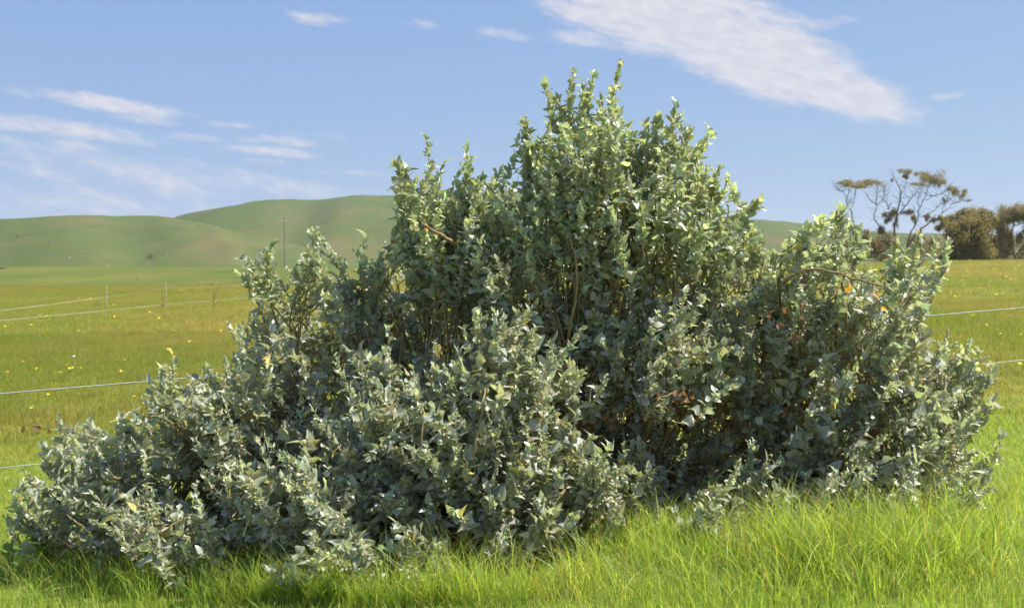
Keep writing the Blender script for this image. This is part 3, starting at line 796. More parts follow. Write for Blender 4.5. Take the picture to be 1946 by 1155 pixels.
gcol = bpy.data.collections.new('grass_tufts')          # source shapes, not part of the scene
def make_grass(name, label, meshes, pts, rot, scl, idx):
    c = bpy.data.collections.new(name + '_sources')
    for k, me in enumerate(meshes):
        me.materials.append(M['grass'])
        so_ = bpy.data.objects.new('%s_source_%02d' % (name, k), me); c.objects.link(so_)
    pm = bpy.data.meshes.new(name); pm.vertices.add(len(pts)); pm.vertices.foreach_set('co', np.asarray(pts, np.float32).ravel())
    a = pm.attributes.new('rot', 'FLOAT_VECTOR', 'POINT'); a.data.foreach_set('vector', np.asarray(rot, np.float32).ravel())
    a = pm.attributes.new('scl', 'FLOAT_VECTOR', 'POINT'); a.data.foreach_set('vector', np.asarray(scl, np.float32).ravel())
    a = pm.attributes.new('pick', 'INT', 'POINT'); a.data.foreach_set('value', np.asarray(idx, np.int32))
    o = new_obj(name, pm, None, None, kind='stuff', label=label, category='grass')
    ng = bpy.data.node_groups.new(name + '_scatter', 'GeometryNodeTree')
    ng.interface.new_socket('Geometry', in_out='INPUT', socket_type='NodeSocketGeometry')
    ng.interface.new_socket('Geometry', in_out='OUTPUT', socket_type='NodeSocketGeometry')
    gi = ng.nodes.new('NodeGroupInput'); go = ng.nodes.new('NodeGroupOutput')
    ci = ng.nodes.new('GeometryNodeCollectionInfo'); ci.inputs['Collection'].default_value = c
    ci.inputs['Separate Children'].default_value = True; ci.inputs['Reset Children'].default_value = True
    ip = ng.nodes.new('GeometryNodeInstanceOnPoints'); ip.inputs['Pick Instance'].default_value = True
    def att(nm, ty):
        n = ng.nodes.new('GeometryNodeInputNamedAttribute'); n.data_type = ty; n.inputs['Name'].default_value = nm
        return [s for s in n.outputs if s.enabled][0]
    ng.links.new(gi.outputs[0], ip.inputs['Points']); ng.links.new(ci.outputs[0], ip.inputs['Instance'])
    ng.links.new(att('pick', 'INT'), ip.inputs['Instance Index'])
    er = ng.nodes.new('FunctionNodeEulerToRotation'); ng.links.new(att('rot', 'FLOAT_VECTOR'), er.inputs[0])
    ng.links.new(er.outputs[0], ip.inputs['Rotation']); ng.links.new(att('scl', 'FLOAT_VECTOR'), ip.inputs['Scale'])
    ng.links.new(ip.outputs[0], go.inputs[0])
    md = o.modifiers.new('scatter', 'NODES'); md.node_group = ng
    return o

def turf_grid(cell, d0, d1, margin=0.14):
    """square pieces of turf laid edge to edge over the part of the paddock in view (and a little beyond)"""
    ys = np.arange(d0, d1, cell); out = []
    for y in ys:
        hw = (0.466 + margin) * (y + cell) + 0.4
        xs = np.arange(-math.ceil(hw / cell), math.ceil(hw / cell) + 1) * cell
        out.append(np.stack([xs, np.full(len(xs), y)], -1))
    p = np.concatenate(out); p = p + rng.uniform(-.06, .06, p.shape) * cell
    return np.column_stack([p, gz(p[:, 0], p[:, 1])])

def turf_arrays(p, nm, e, zs=(0.85, 1.15), k=1.0):
    n = len(p); x, y = p[:, 0], p[:, 1]
    gx = (gz(x + e, y) - gz(x - e, y)) / (2 * e); gy = (gz(x, y + e) - gz(x, y - e)) / (2 * e)
    rot = []
    for i in range(n):
        nrm = Vector((-gx[i], -gy[i], 1)).normalized(); q_ = Vector((0, 0, 1)).rotation_difference(nrm)
        from mathutils import Quaternion
        rot.append((q_ @ Quaternion((0, 0, 1), rng.integers(0, 4) * math.pi / 2 + rng.normal(0, .12))).to_euler())
    s_ = np.full(n, k); scl = np.stack([s_, s_, s_ * rng.uniform(*zs, n) * (0.75 + 0.55 * fbm(x * .8 + 3, y * .8, 2))], -1)
    return np.array(rot), scl, rng.integers(0, nm, n)

fine = [blade_patch(100 + k, 900, .3, .032, .098, .0034, .40, straw=.06, clump=.5) for k in range(7)]
p = turf_grid(.3, 2.9, 8.0)
# bare shade under the shrub: no sward beneath the dense crown
shade = (p[:, 1] > np.interp(p[:, 0], [-2.6, -1.5, -.6, .2, .5, 1.2, 2.2], [5.0, 4.42, 4.06, 4.15, 4.42, 4.4, 4.5])) & (p[:, 1] < 6.6) & (p[:, 0] > -2.3) & (p[:, 0] < 2.3)
p = p[~shade]
rot, scl, idx = turf_arrays(p, 7, .12)
front = np.interp(p[:, 0], [-2.6, -1.5, -.6, .2, .5, 1.2, 2.2], [5.0, 4.42, 4.06, 4.15, 4.42, 4.4, 4.5]) - p[:, 1]
scl[:, 2] *= 1 + 0.55 * sstep(.15, .6, front)        # longer away from the grazed foot of the shrub
make_grass('grass', 'bright green lawn of fine blades in front of the shrub', fine, p, rot, scl, idx)

tall = [blade_patch(200 + k, 16, .10, .15, .36, .0042, .60, straw=.05) for k in range(7)]
pp = []
for (px, py, sx, sy, n) in [(1200, 1010, 80, 25, 80), (1350, 1020, 100, 20, 90), (1550, 1020, 120, 25, 130), (1680, 1020, 110, 30, 190), (1750, 1020, 70, 30, 90), (960, 1085, 120, 20, 60), (820, 1105, 90, 15, 60), (600, 1115, 90, 15, 80), (480, 1090, 70, 20, 60), (350, 1070, 80, 20, 60), (180, 1050, 100, 20, 70), (60, 1000, 60, 30, 40), (1250, 960, 60, 20, 30), (1860, 980, 50, 40, 60), (1480, 1010, 80, 20, 30), (1300, 1090, 500, 30, 40)]:
    for _ in range(n): pp.append(ground_at(px + rng.normal(0, sx), min(1150, py + 45 + rng.normal(0, sy))))
pp = np.array(pp); pp[:, 2] = gz(pp[:, 0], pp[:, 1])
n = len(pp); k = rng.uniform(.5, 1.0, n) * np.where(pp[:, 0] < 1.0, .9, 1.08)
make_grass('tall_grass', 'taller lush grass clumps growing up against the foot of the shrub', tall, pp, np.stack([rng.normal(0, .08, n), rng.normal(0, .08, n), rng.uniform(0, 6.28, n)], -1), np.stack([k, k, k * rng.uniform(.8, 1.25, n)], -1), rng.integers(0, 7, n))

straw_ = [blade_patch(260 + k, 5, .12, .20, .38, .0030, 1.1, straw=.8) for k in range(5)]
sp_ = np.array([ground_at(px, py) for px, py in [(rng.uniform(1100, 1946), rng.uniform(1050, 1150)) for _ in range(90)] + [(rng.uniform(0, 1100), rng.uniform(1085, 1150)) for _ in range(50)] + [(rng.uniform(1820, 1946), rng.uniform(900, 1100)) for _ in range(40)]])
n = len(sp_); k = rng.uniform(.5, .95, n)
make_grass('dry_grass', 'scattered pale dry grass stems leaning through the front lawn', straw_, sp_, np.stack([rng.normal(0, .3, n), rng.normal(0, .3, n), rng.uniform(0, 6.28, n)], -1), np.stack([k, k, k * rng.uniform(.7, 1.1, n)], -1), rng.integers(0, 5, n))

mid = [blade_patch(300 + k, 1500, .6, .05, .14, .0040, .35, straw=.07) for k in range(6)]
p = turf_grid(.6, 8.2, 26.0); rot, scl, idx = turf_arrays(p, 6, .25)
farp = turf_grid(1.5, 26.3, 80.0); r2, s2, i2 = turf_arrays(farp, 6, .6, (.4, .6), 2.5)
make_grass('pasture_grass', 'olive and green pasture grass across the paddock', mid, np.concatenate([p, farp]), np.concatenate([rot, r2]), np.concatenate([scl, s2]), np.concatenate([idx, i2]))


# ------------------------------------------------------------------ fences
def tube_obj(name, pts, rad, mat, parent=None, k=6, n=None, **props):
    pts = np.array(pts, float); base = pts[0].copy()
    if n: pts = curve_pts(pts, n)
    V, Fq = tubes((pts - base)[None], (np.ones(len(pts)) * rad)[None], k)
    kk = len(V); b = MB(); b.add(V, Fq)
    b.add(np.concatenate([V[:k], [pts[0] - base]]), np.array([[(j + 1) % k, j, k] for j in range(k)]))
    b.add(np.concatenate([V[-k:], [pts[-1] - base]]), np.array([[j, (j + 1) % k, k] for j in range(k)]))
    o = b.build(name, mat, parent, **props); o.location = base
    return o

def fence(label, posts, wires, wire_r, post_r):
    base = np.array(posts[0][0])
    e = bpy.data.objects.new('wire_fence', None); col.objects.link(e); e.location = base
    e['label'] = label; e['category'] = 'fence'
    for foot, h in posts:
        foot = np.array(foot)
        po = tube_obj('post', [foot - [0, 0, .12], foot + [0, 0, h * .5], foot + [0, 0, h - .01], foot + [0, 0, h]], np.array([post_r, post_r, post_r * .95, post_r * .5]), M['post'], e, 8)
        po.location = foot - [0, 0, .12] - base
    for w in wires:
        w = np.array(w); pts = []
        for a, b in zip(w[:-1], w[1:]):
            t = np.linspace(0, 1, 9)[:-1, None]; s = a * (1 - t) + b * t
            s[:, 2] -= 0.006 * np.linalg.norm(b - a) * (t * (1 - t))[:, 0]
            pts.append(s)
        pts.append(w[-1:]); pts = np.concatenate(pts)
        o = tube_obj('wire', pts, wire_r, M['wire'], e, 5); o.location = pts[0] - base

# near fence, right behind the shrub; it climbs gently to the right
def near_pt(px, row, d): return P(px, row, d)
def up_row(px): return 745 - 0.0838 * px
def lo_row(px): return 886 - 0.1053 * px
def dep(px): return 1 / (1 / 6.7 + (1 / 9.5 - 1 / 6.7) * px / 1946)
PX = [-700, 1120, 2300]
posts = []
for px in PX:
    u = P(px, up_row(px), dep(px)); posts.append((np.array([u[0], u[1], gz(u[0], u[1])]), u[2] + .10 - gz(u[0], u[1])))
fence('thin two strand wire fence running close behind the shrub', posts, [[P(px, up_row(px), dep(px)) + [0, -.02, 0] for px in PX], [P(px, lo_row(px), dep(px)) + [0, -.02, 0] for px in PX]], .0036, .012)

# far fence with pale posts at the left; the corner post is the nearer one
def foot(px, row, d):
    p = P(px, row, d); return np.array([p[0], p[1], gz(p[0], p[1])])
def on_post(px, row, d): return P(px, row, d)
c1 = foot(316, 583, 43.0); c2 = foot(203, 580, 44.0); c3 = foot(-300, 640, 21.0); c5 = foot(640, 572, 47.0)
h = lambda f, px, row, d: P(px, row, d)[2] - f[2]
posts = [(c1, h(c1, 316, 537, 43)), (c2, h(c2, 203, 541, 44)), (c3, .75), (c5, h(c5, 640, 528, 47))]
upw = [np.array([c3[0], c3[1], P(-300, 623, 21)[2]]), np.array([c2[0], c2[1], P(203, 564, 44)[2]]), np.array([c1[0], c1[1], P(316, 547, 43)[2]]), np.array([c5[0], c5[1], P(640, 536, 47)[2]])]
low = [np.array([c3[0], c3[1], P(-300, 634, 21)[2]]), np.array([c1[0], c1[1], P(316, 578, 43)[2]]), np.array([c5[0], c5[1], P(640, 551, 47)[2]])]
fence('far wire fence with slim pale posts at left', posts, [upw, low], .0052, .013)


# ------------------------------------------------------------------ utility pole
def utility_pole():
    D = 200.0; b = P(541, 500, D); b[2] = gz(b[0], b[1]); topz = P(541, 413, D)[2]
    e = bpy.data.objects.new('utility_pole', None); col.objects.link(e); e.location = b
    e['label'] = 'slender weathered timber utility pole standing against the hillside'; e['category'] = 'pole'
    H = topz - b[2]
    po = tube_obj('pole', [[0, 0, -.3], [0, 0, H * .5], [0, 0, H]], np.array([.13, .11, .08]), M['pole'], e, 10); po.location = (0, 0, -.3)
    arm = MB()
    s = np.array([[x, y, z] for x in (-.75, .75) for y in (-.06, .06) for z in (-.06, .06)]); 
    arm.add(s, np.array([[0, 1, 3, 2], [4, 6, 7, 5], [0, 4, 5, 1], [2, 3, 7, 6], [0, 2, 6, 4], [1, 5, 7, 3]]))
    a = arm.build('crossarm', M['pole'], e, smooth=False); a.location = (0, -.19, H - .9); a.rotation_euler = (0, 0, R(62))
    for x in (-.65, .65, 0):
        V, f = blob(.09, .09, .14, 5, 8, 6, .02); m_ = MB(); m_.add(V, f); i = m_.build('insulator', M['ceramic'], e)
        i.location = (x * math.cos(R(62)), x * math.sin(R(62)) - .19, H - .72) if x else (0, 0, H + .1)
utility_pole()


# ------------------------------------------------------------------ gum trees
def leaf_cloud(centres, radii, per, size, seed, flat=0.7, tint0=(1, 1, 1), mb=None):
    g = np.random.default_rng(seed); b = mb or MB()
    for c, r, n in zip(centres, radii, per):
        u = norm(g.normal(0, 1, (n, 3))); rr = g.random((n, 1)) ** 0.55 * 1.35
        # knobbly clumps
        k = g.normal(0, 1, (7, 3)); k = norm(k); lob = 0.72 + 0.38 * np.max(u @ k.T, axis=1, keepdims=True) ** 3
        p = np.asarray(c) + np.clip(g.normal(0, .66, (n, 3)), -1.9, 1.9) * np.asarray(r)
        d = norm(g.normal(0, 1, (n, 3)) + [0, 0, -.35]); s = norm(np.cross(d, g.normal(0, 1, (n, 3))))
        ln_ = size * g.uniform(.6, 1.4, (n, 1)); w_ = ln_ * .34
        V = np.stack([p - d * ln_ * .5, p + s * w_ * .5, p + d * ln_ * .5, p - s * w_ * .5], 1)
        br_ = g.lognormal(0, .28, (n, 1)) * np.array(tint0) * (1 + g.normal(0, .08, (n, 3)))
        b.add(V.reshape(-1, 3), np.arange(n * 4).reshape(-1, 4), np.repeat(br_, 4, 0))
    return b

def gum(label, D, base_px, limbs, crowns, name='gum_tree', tint=(1, 1, 1), leafsize=.12, seed=1, group=None):
    b0 = P(base_px[0], base_px[1], D); b0[2] = gz(b0[0], b0[1])
    e = bpy.data.objects.new(name, None); col.objects.link(e); e.location = b0
    e['label'] = label; e['category'] = 'tree'
    if group: e['group'] = group
    g = np.random.default_rng(seed)
    Z = lambda px, py, dd=0: P(px, py, D + dd) - b0
    ends = []
    for k, (nm, pl, r0, r1) in enumerate(limbs):
        dd = 0 if nm == 'trunk' else g.uniform(-1, 1)
        c = [Z(px, py, dd * min(1, i / 2)) for i, (px, py) in enumerate(pl)]
        if k == 0: c[0] = np.array([0, 0, -.15])
        pts = curve_pts(c, 16); pts[1:-1] += g.normal(0, .035, (14, 3))
        m_ = MB(); rr = np.linspace(r0, r1, 16) * .52; V, Fq = tubes(pts[None], rr[None], 7); m_.add(V, Fq)
        # side twigs
        for i in range(4, 16):
            for _ in range(2):
                if g.random() < .75:
                    d = norm(np.array([g.normal(0, .8), g.normal(0, .8), g.uniform(.1, 1.1)])) * g.uniform(.35, 1.0)
                    q_ = curve_pts([pts[i], pts[i] + d * .5 + g.normal(0, .05, 3), pts[i] + d + [0, 0, .1]], 5)
                    V, Fq = tubes(q_[None], np.linspace(.016, .006, 5)[None], 4); m_.add(V, Fq)
        o = m_.build(nm, M['gum_bark'], e)
    cs, rs, ns = [], [], []
    for (px, py, rx, ry, n) in crowns:
        k = max(2, int(rx / 5))
        for _ in range(k * 2):
            a = g.uniform(0, 6.28); q_ = math.sqrt(g.random())
            c = Z(px + math.cos(a) * rx * q_ * .95, py + math.sin(a) * ry * q_ * .85, g.normal(0, rx / F * D * .5))
            s = D / F
            cs.append(c); rs.append(np.array([rx * .36, rx * .36, ry * .60]) * s); ns.append(int(1.5 * n / (k * 2)))
    b = leaf_cloud(cs, rs, ns, leafsize, seed + 50, tint0=tint)
    b.build('crown', M['gum_leaf'], e)
    return e

def z3(x, y): return (1560 + x / 5.0415, 300 + y / 5.0415)
Zs = lambda *pl: [z3(*p) for p in pl]
def cr(x, y, rx, ry, n): a = z3(x, y); return (a[0], a[1], rx / 5.04, ry / 5.04, n)
gum('slender bare limbed gum tree with two flat leaf clumps', 86, z3(420, 1000),
    [('trunk', Zs((420, 1000), (330, 700), (285, 520), (245, 440), (262, 340), (275, 262)), .13, .03), ('branch', Zs((320, 690), (290, 500), (330, 410), (325, 320), (345, 280)), .06, .02),
     ('branch', Zs((255, 380), (215, 330), (170, 310), (150, 270)), .04, .015)],
    [cr(255, 240, 85, 26, 900), cr(330, 275, 30, 18, 150)], seed=4)
gum('tall spreading gum tree with long bare limbs and thin crown', 82, z3(780, 1010),
    [('trunk', Zs((780, 1010), (745, 860), (705, 720), (725, 560), (755, 420), (765, 330), (735, 250), (690, 165)), .20, .03),
     ('branch', Zs((720, 840), (600, 700), (530, 620), (508, 560), (535, 460), (470, 400), (420, 320)), .12, .025), ('branch', Zs((535, 460), (530, 360), (545, 290), (520, 250)), .07, .02), ('branch', Zs((535, 460), (600, 400), (640, 470), (650, 495)), .05, .02), ('branch', Zs((600, 400), (610, 340), (600, 270)), .04, .015),
     ('branch', Zs((725, 560), (800, 475), (880, 375), (950, 275), (985, 210)), .10, .025), ('branch', Zs((800, 460), (760, 390), (800, 280), (820, 180)), .05, .018),
     ('branch', Zs((820, 860), (880, 680), (930, 600), (948, 490), (1000, 385), (1032, 280), (1060, 200)), .13, .025), ('branch', Zs((948, 490), (930, 390), (965, 320), (980, 250)), .05, .018), ('branch', Zs((1000, 400), (1080, 370), (1160, 340), (1200, 300)), .05, .018),
     ('branch', Zs((800, 900), (910, 745), (1000, 655), (1125, 575), (1165, 490), (1215, 375), (1240, 320)), .14, .025), ('branch', Zs((1150, 535), (1230, 480), (1300, 425), (1400, 405)), .06, .018), ('branch', Zs((955, 565), (1080, 510), (1150, 445), (1240, 400), (1330, 360)), .06, .018)],
    [cr(480, 250, 130, 30, 1300), cr(410, 270, 70, 18, 300), cr(790, 140, 70, 26, 500), cr(810, 180, 40, 22, 200), cr(970, 165, 70, 28, 600), cr(1090, 200, 110, 62, 1500), cr(950, 255, 80, 16, 300), cr(1170, 250, 45, 35, 350), cr(1245, 320, 65, 40, 600), cr(1340, 350, 60, 40, 300), cr(1375, 325, 30, 28, 160), cr(1425, 410, 25, 12, 80), cr(1180, 410, 25, 22, 90), cr(690, 225, 25, 18, 60),
     cr(665, 545, 68, 42, 900), cr(640, 605, 40, 24, 300), cr(850, 530, 60, 30, 450), cr(720, 610, 30, 60, 250), cr(570, 690, 65, 35, 800), cr(1030, 560, 40, 25, 250), cr(880, 600, 40, 40, 300), cr(1060, 600, 45, 30, 250)], seed=9)
gum('dense rounded olive green tree at the edge of the paddock', 88, z3(1480, 1005),
    [('trunk', Zs((1480, 1005), (1460, 900), (1430, 780), (1450, 650), (1500, 560)), .22, .05), ('trunk', Zs((1400, 1000), (1340, 900), (1300, 780), (1280, 650)), .15, .04), ('trunk', Zs((1560, 1000), (1600, 880), (1640, 740), (1640, 640)), .15, .04), ('branch', Zs((1300, 780), (1220, 690), (1160, 620)), .07, .03)],
    [cr(1480, 560, 150, 65, 3800), cr(1370, 640, 130, 90, 3600), cr(1560, 650, 140, 90, 3800), cr(1690, 640, 90, 70, 1800), cr(1300, 720, 110, 80, 2400), cr(1480, 760, 190, 90, 4200), cr(1330, 880, 130, 80, 2600), cr(1560, 890, 160, 80, 3000), cr(1200, 590, 75, 35, 900), cr(1150, 660, 60, 30, 700), cr(1230, 960, 80, 40, 1200), cr(1450, 960, 160, 35, 1600), cr(1680, 800, 70, 90, 1400), cr(1330, 550, 50, 40, 700), cr(1650, 970, 90, 25, 700), cr(1720, 700, 60, 60, 1100), cr(1700, 830, 70, 90, 1500), cr(1750, 900, 60, 70, 1000), cr(1390, 520, 45, 35, 500), cr(1560, 540, 70, 40, 900)], seed=14, leafsize=.16, tint=(1.02, 1.03, .8))
gum('forked gum tree with brown leaf tufts at right edge', 84, z3(1855, 965),
    [('trunk', Zs((1855, 965), (1850, 925), (1835, 820), (1830, 700), (1850, 600), (1830, 540)), .17, .05), ('trunk', Zs((1858, 960), (1900, 890), (1960, 830), (2010, 720), (2030, 600)), .14, .04), ('branch', Zs((1850, 930), (1790, 915), (1740, 900)), .06, .03), ('branch', Zs((1840, 640), (1900, 640), (1960, 610), (2020, 560)), .07, .03), ('branch', Zs((1960, 830), (2080, 780), (2160, 700)), .08, .03)],
    [cr(1830, 520, 120, 60, 2600), cr(1940, 480, 110, 55, 2600), cr(1800, 600, 80, 50, 900), cr(1960, 600, 90, 50, 900), cr(1760, 820, 70, 120, 1600), cr(1960, 860, 90, 80, 1300), cr(1870, 560, 120, 40, 1500), cr(2060, 510, 120, 70, 2200), cr(1910, 590, 70, 30, 600), cr(1950, 740, 50, 60, 600), cr(2180, 620, 110, 90, 1800), cr(1740, 700, 70, 110, 1300), cr(1890, 800, 40, 60, 400), cr(2080, 900, 120, 60, 1600)], seed=21)
gum('low brownish bush growing under the bare limbed gum', 84, z3(520, 1010),
    [('trunk', Zs((520, 1010), (510, 930), (490, 840), (470, 760)), .08, .02), ('trunk', Zs((560, 1010), (600, 930), (620, 840), (640, 780)), .08, .02)],
    [cr(480, 790, 75, 60, 1500), cr(570, 830, 110, 80, 2600), cr(670, 790, 70, 60, 1200), cr(440, 720, 30, 28, 250), cr(560, 930, 150, 70, 2400)], name='wild_bush', seed=33)
gum('pale scrubby bush between the gum trunks', 92, z3(930, 1010),
    [('trunk', Zs((930, 1010), (940, 920), (960, 830)), .07, .02), ('trunk', Zs((990, 1010), (1020, 900), (1010, 820)), .07, .02)],
    [cr(940, 800, 120, 50, 1800), cr(1040, 790, 100, 45, 1500), cr(1080, 880, 120, 70, 1800), cr(900, 900, 130, 70, 1800)], name='wild_bush', seed=37)
gum('low dark shrubs in the gap right of the dense tree', 95, z3(1760, 1000),
    [('trunk', Zs((1760, 1000), (1750, 960), (1740, 930)), .06, .02), ('trunk', Zs((1800, 1000), (1830, 970), (1850, 950)), .06, .02)],
    [cr(1740, 940, 80, 55, 1600), cr(1850, 955, 110, 40, 1300), cr(1960, 950, 90, 50, 1400), cr(1780, 780, 60, 90, 1300), cr(2060, 930, 100, 70, 1300)], name='wild_bush', seed=41)


# ------------------------------------------------------------------ small things out on the pasture
def hill_hit(px, row):
    dg = bpy.context.evaluated_depsgraph_get()
    d = FWD + (px - W0 / 2) / F * RGT + (H0 / 2 - row) / F * UPV
    d = Vector(d).normalized(); o = Vector(CAM)
    best = None
    for ob in col.objects:
        if ob.name.split('.')[0] in ('hill', 'ground'):
            hit, loc, nn, _ = ob.ray_cast(o, d)
            if hit and (best is None or (loc - o).length < (best - o).length): best = loc.copy()
    return np.array(best) if best is not None else None
bpy.context.view_layer.update()

ROCKS = [(378, 428, 5.5, 5, 'rock', 'pale rock high on the far hillside near the dip'), (131, 491, 9, 3.2, 'rock', 'long pale rock low on the left hill'), (171, 456, 8, 3.0, 'rock', 'flat rock halfway up the left hill'),
         (200, 507, 16, 3.0, 'rock', 'row of grey stones on the brow of the near rise'), (5, 511, 10, 4.0, 'darkrock', 'dark log at left edge on the brow of the rise'), (281, 504, 6, 3.5, 'rock', 'small grey stone on the brow below the round bush'),
         (261, 531, 4, 4.5, 'rock', 'reddish stone alone on the green rise'), (366, 530, 3.5, 3.5, 'rock', 'little grey stone right of the reddish one on the rise'), (33, 450, 5, 3.5, 'darkrock', 'dark stone on the shoulder of the left hill'), (95, 459, 8, 4, 'rock', 'brownish stones on the left hillside'),
         (627, 402, 6, 3.5, 'rock', 'grey rock near the top of the higher hill'), (505, 430, 5, 3.5, 'rock', 'small rock left of the utility pole'), (315, 484, 7, 3, 'rock', 'stone outcrop right of the round hillside bush'), (52, 683, 5, 2.6, 'darkrock', 'dark dry clod lying in the left paddock'), (175, 680, 3.2, 2.6, 'darkrock', 'small dark clod in the middle of the left paddock')]
for k, (px, row, w_, h_, mt, lab) in enumerate(ROCKS):
    p_ = hill_hit(px, row)
    if p_ is None: continue
    D = (p_ - CAM) @ FWD; s = D / F
    w_ *= .45; h_ *= .45; V, f = blob(w_ * s, w_ * s * .8, h_ * s, 60 + k, 12, 8, .30)
    m_ = MB(); m_.add(V, f); o = m_.build('rock', M[mt], None, smooth=False, label=lab, category='rock', group='stones on the slopes'); o.location = p_ + [0, 0, h_ * s * .3]

def hill_bush(px, row, rpx, label, seed):
    p_ = hill_hit(px, row)
    D = (p_ - CAM) @ FWD; s = D / F * rpx
    e = bpy.data.objects.new('hill_bush', None); col.objects.link(e); e.location = p_; e['label'] = label; e['category'] = 'bush'
    st = tube_obj('trunk', [[0, 0, -.3], [.1, 0, s * .5], [0, .1, s * 1.0]], np.array([s * .1, s * .08, s * .04]), M['gum_bark'], e); st.location = (0, 0, -.3)
    leaf_cloud([np.array([0, 0, s * .9]), np.array([s * .4, 0, s * .7]), np.array([-s * .4, 0, s * .75])], [np.array([s * .8] * 2 + [s * .7])] * 3, [260] * 3, s * .22, seed, tint0=(.55, .6, .6)).build('crown', M['gum_leaf'], e)
hill_bush(286, 492, 6.5, 'lone dark round bush on the hillside', 3)

def dry_weed(px, row, hpx, D, label, seed):
    b0 = P(px, row, D); b0[2] = gz(b0[0], b0[1]); g = np.random.default_rng(seed); Hh = hpx / F * D
    e = bpy.data.objects.new('dry_weed', None); col.objects.link(e); e.location = b0; e['label'] = label; e['category'] = 'weed'
    m_ = MB(); pts = curve_pts([[0, 0, -.03], [.02 * Hh, 0, Hh * .5], [-.02, .02, Hh]], 10); V, Fq = tubes(pts[None], np.linspace(.012, .004, 10)[None], 5); m_.add(V, Fq); m_.build('stalk', M['dry'], e)
    t = MB()
    for k in range(16):
        i = g.integers(2, 9); d = np.array([g.normal(0, .22), g.normal(0, .22), g.uniform(.05, .3)]) * Hh
        V, Fq = tubes(curve_pts([pts[i], pts[i] + d * .6, pts[i] + d + [0, 0, .05]], 5)[None], np.linspace(.007, .003, 5)[None], 4); t.add(V, Fq)
    t.build('twigs', M['dry'], e)
dry_weed(406, 574, 62, 38, 'tall dry brown weed stalk beyond the left fence', 1)
dry_weed(308, 574, 30, 42, 'short dry brown weed beside the corner post', 2)
dry_weed(186, 572, 14, 46, 'low reddish dry weed left of the farther post', 3)

def flower_mesh(mat, seed):
    g = np.random.default_rng(seed); b = MB(); n = 11
    for k in range(n):
        a = k * 2 * math.pi / n + g.normal(0, .08); d = np.array([math.cos(a), math.sin(a), .18]); s = np.array([-math.sin(a), math.cos(a), 0])
        V = np.array([d * .006, d * .02 + s * .006, d * .034, d * .02 - s * .006]) + [0, 0, .0]
        b.add(V, np.array([[0, 1, 2, 3]]))
    V, f = blob(.009, .009, .006, seed, 8, 5, .05); b.add(V, f)
    fs = [np.concatenate(b.f3), np.concatenate(b.f4)]
    me = mesh_np('flower_head', np.concatenate(b.v), fs); me.materials.append(M[mat]); return me
FL = [flower_mesh('petal', k) for k in range(3)]; FW = flower_mesh('white_petal', 9)
stm = MB(); V, Fq = tubes(np.array([[[0, 0, -.16], [.004, .003, -.08], [0, 0, 0]]]), np.array([[.002, .0018, .0016]]), 4)
stem_me = mesh_np('flower_stem', V, Fq); stem_me.materials.append(M['stem'])
def flower(px, row, label, group, me=None, k=1.0):
    p_ = ground_at(px, row); D = p_[1]
    s = k * np.clip(D / 26, .7, 1.4)
    e = new_obj('wildflower', None, None, None, label=label, category='flower', group=group); e.location = p_ + [0, 0, .15 * s]; e.scale = (s, s, s)
    hd = new_obj('flower_head', me or FL[rng.integers(3)], None, e); hd.rotation_euler = (rng.uniform(.2, .9), rng.normal(0, .2), rng.normal(0, .5))
    new_obj('stem', stem_me, None, e)
LFL = [(76, 611), (89, 612), (100, 611), (159, 610), (218, 613), (285, 605), (302, 616), (341, 558), (345, 559), (350, 558), (375, 556), (383, 555), (395, 554), (402, 553), (410, 584), (405, 588), (128, 706), (132, 713), (138, 712), (154, 712), (105, 720), (115, 721), (230, 719), (237, 696), (360, 660), (318, 720), (10, 632), (60, 629), (92, 653), (44, 699), (70, 713),
       (217, 589), (110, 578), (172, 575), (165, 575), (150, 574), (274, 587), (230, 571), (325, 566), (449, 574), (430, 558), (452, 561), (20, 767), (92, 766), (168, 783), (60, 793), (215, 757), (300, 742), (7, 577), (40, 582), (262, 568), (190, 601), (245, 598), (330, 640), (270, 660), (150, 640), (385, 630), (420, 640), (35, 640), (15, 720), (200, 740), (255, 770)]
for a, b_ in LFL[:31] + LFL[31::2]: flower(a, b_, 'small yellow wildflower scattered over the left paddock', 'yellow flowers in the left paddock')
RFL = [(1843, 500), (1851, 523), (1871, 507), (1902, 530), (1913, 537), (1920, 542), (1936, 512), (1897, 571), (1905, 570), (1893, 571), (1901, 648), (1838, 524), (1830, 545), (1930, 560), (1860, 560), (1880, 545), (1925, 600), (1850, 610), (1875, 630), (1940, 650), (1938, 710), (1930, 520), (1815, 575), (1890, 520)]
for a, b_ in RFL: flower(a, b_, 'small yellow wildflower scattered over the right paddock', 'yellow flowers in the right paddock')
flower(141, 691, 'single small white flower in the left paddock', 'white flowers', FW, 1.2)

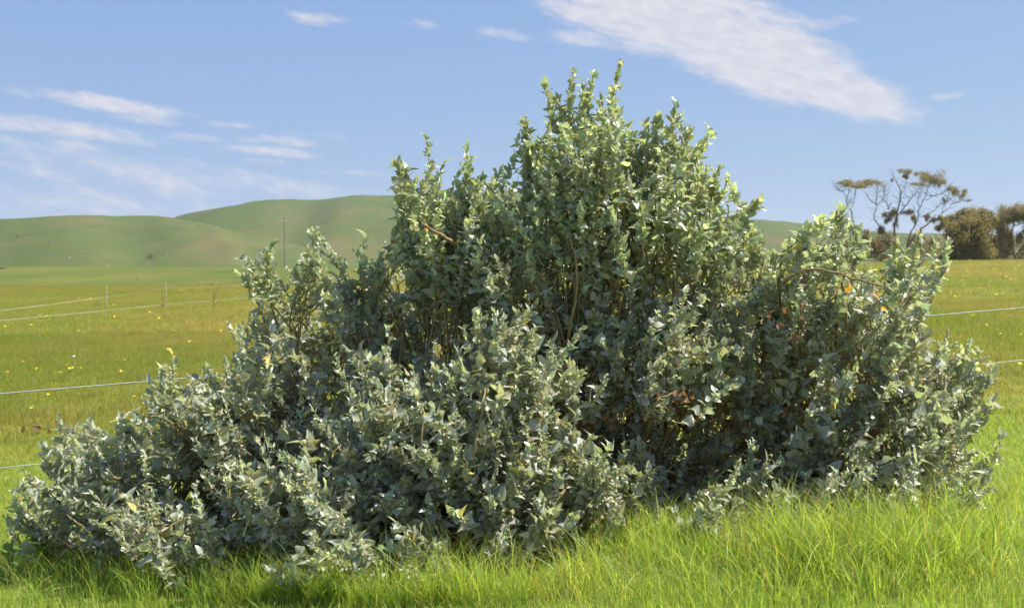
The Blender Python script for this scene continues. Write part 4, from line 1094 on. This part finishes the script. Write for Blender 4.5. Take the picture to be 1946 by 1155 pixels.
def broad_weed(px, row, label, seed, n=9, size=.035):
    p_ = ground_at(px, row); g = np.random.default_rng(seed)
    e = bpy.data.objects.new('broadleaf_weed', None); col.objects.link(e); e.location = p_; e['label'] = label; e['category'] = 'weed'
    for k in range(n):
        a = g.uniform(0, 6.28); h_ = g.uniform(.05, .15); r = g.uniform(.02, .07)
        t = np.linspace(0, 2 * np.pi, 13)[:-1]; rad_ = size * g.uniform(.6, 1.1) * (1 + .12 * np.cos(t * 3 + seed)); rad_[0] *= .35
        V = np.stack([np.cos(t) * rad_ + size, np.sin(t) * rad_, .35 * (rad_ * np.sin(t)) ** 2 / size], -1); V = np.concatenate([V, [[size, 0, 0]]])
        me = mesh_np('leaf', V, np.array([[j, (j + 1) % 12, 12] for j in range(12)]))
        o = new_obj('leaf', me, M['weed'], e); o.location = (math.cos(a) * r * .3, math.sin(a) * r * .3, h_); o.rotation_euler = (g.normal(0, .4), g.normal(-.3, .4), a)
        tube_obj('stalk', [[0, 0, -.01], [math.cos(a) * r * .15, math.sin(a) * r * .15, h_ * .6], [math.cos(a) * r * .3, math.sin(a) * r * .3, h_]], .0025, M['stem'], e, 4)
broad_weed(85, 1090, 'round leaved green weed in the grass at lower left', 1)
broad_weed(20, 1110, 'pale round leaved weed in the left bottom corner', 2, 6, .03)
print('shoots', NS, 'leaves', NL, 'clumps', len(clumps), 'branches', n_branch, 'spikes', len(spk))


# ------------------------------------------------------------------ thin air between the paddock and the hills
def build_haze():
    x, y0, y1, z0, z1 = 2700.0, -2700.0, 2700.0, -9.0, 72.0
    V = np.array([[a, b, c] for a in (-x, x) for b in (y0, y1) for c in (z0, z1)])
    me = mesh_np('haze', V, np.array([[0, 1, 3, 2], [4, 6, 7, 5], [0, 4, 5, 1], [2, 3, 7, 6], [0, 2, 6, 4], [1, 5, 7, 3]]), False)
    m, q = material('haze'); v = q.n('ShaderNodeVolumePrincipled')
    v.inputs['Color'].default_value = (0.86, 0.91, 1.0, 1); v.inputs['Density'].default_value = 0.00017; v.inputs['Anisotropy'].default_value = 0.2
    o = q.n('ShaderNodeOutputMaterial'); q.link(v.outputs[0], o.inputs['Volume'])
    new_obj('haze', me, m, kind='stuff', label='thin pale air over the paddock and hills')
build_haze()
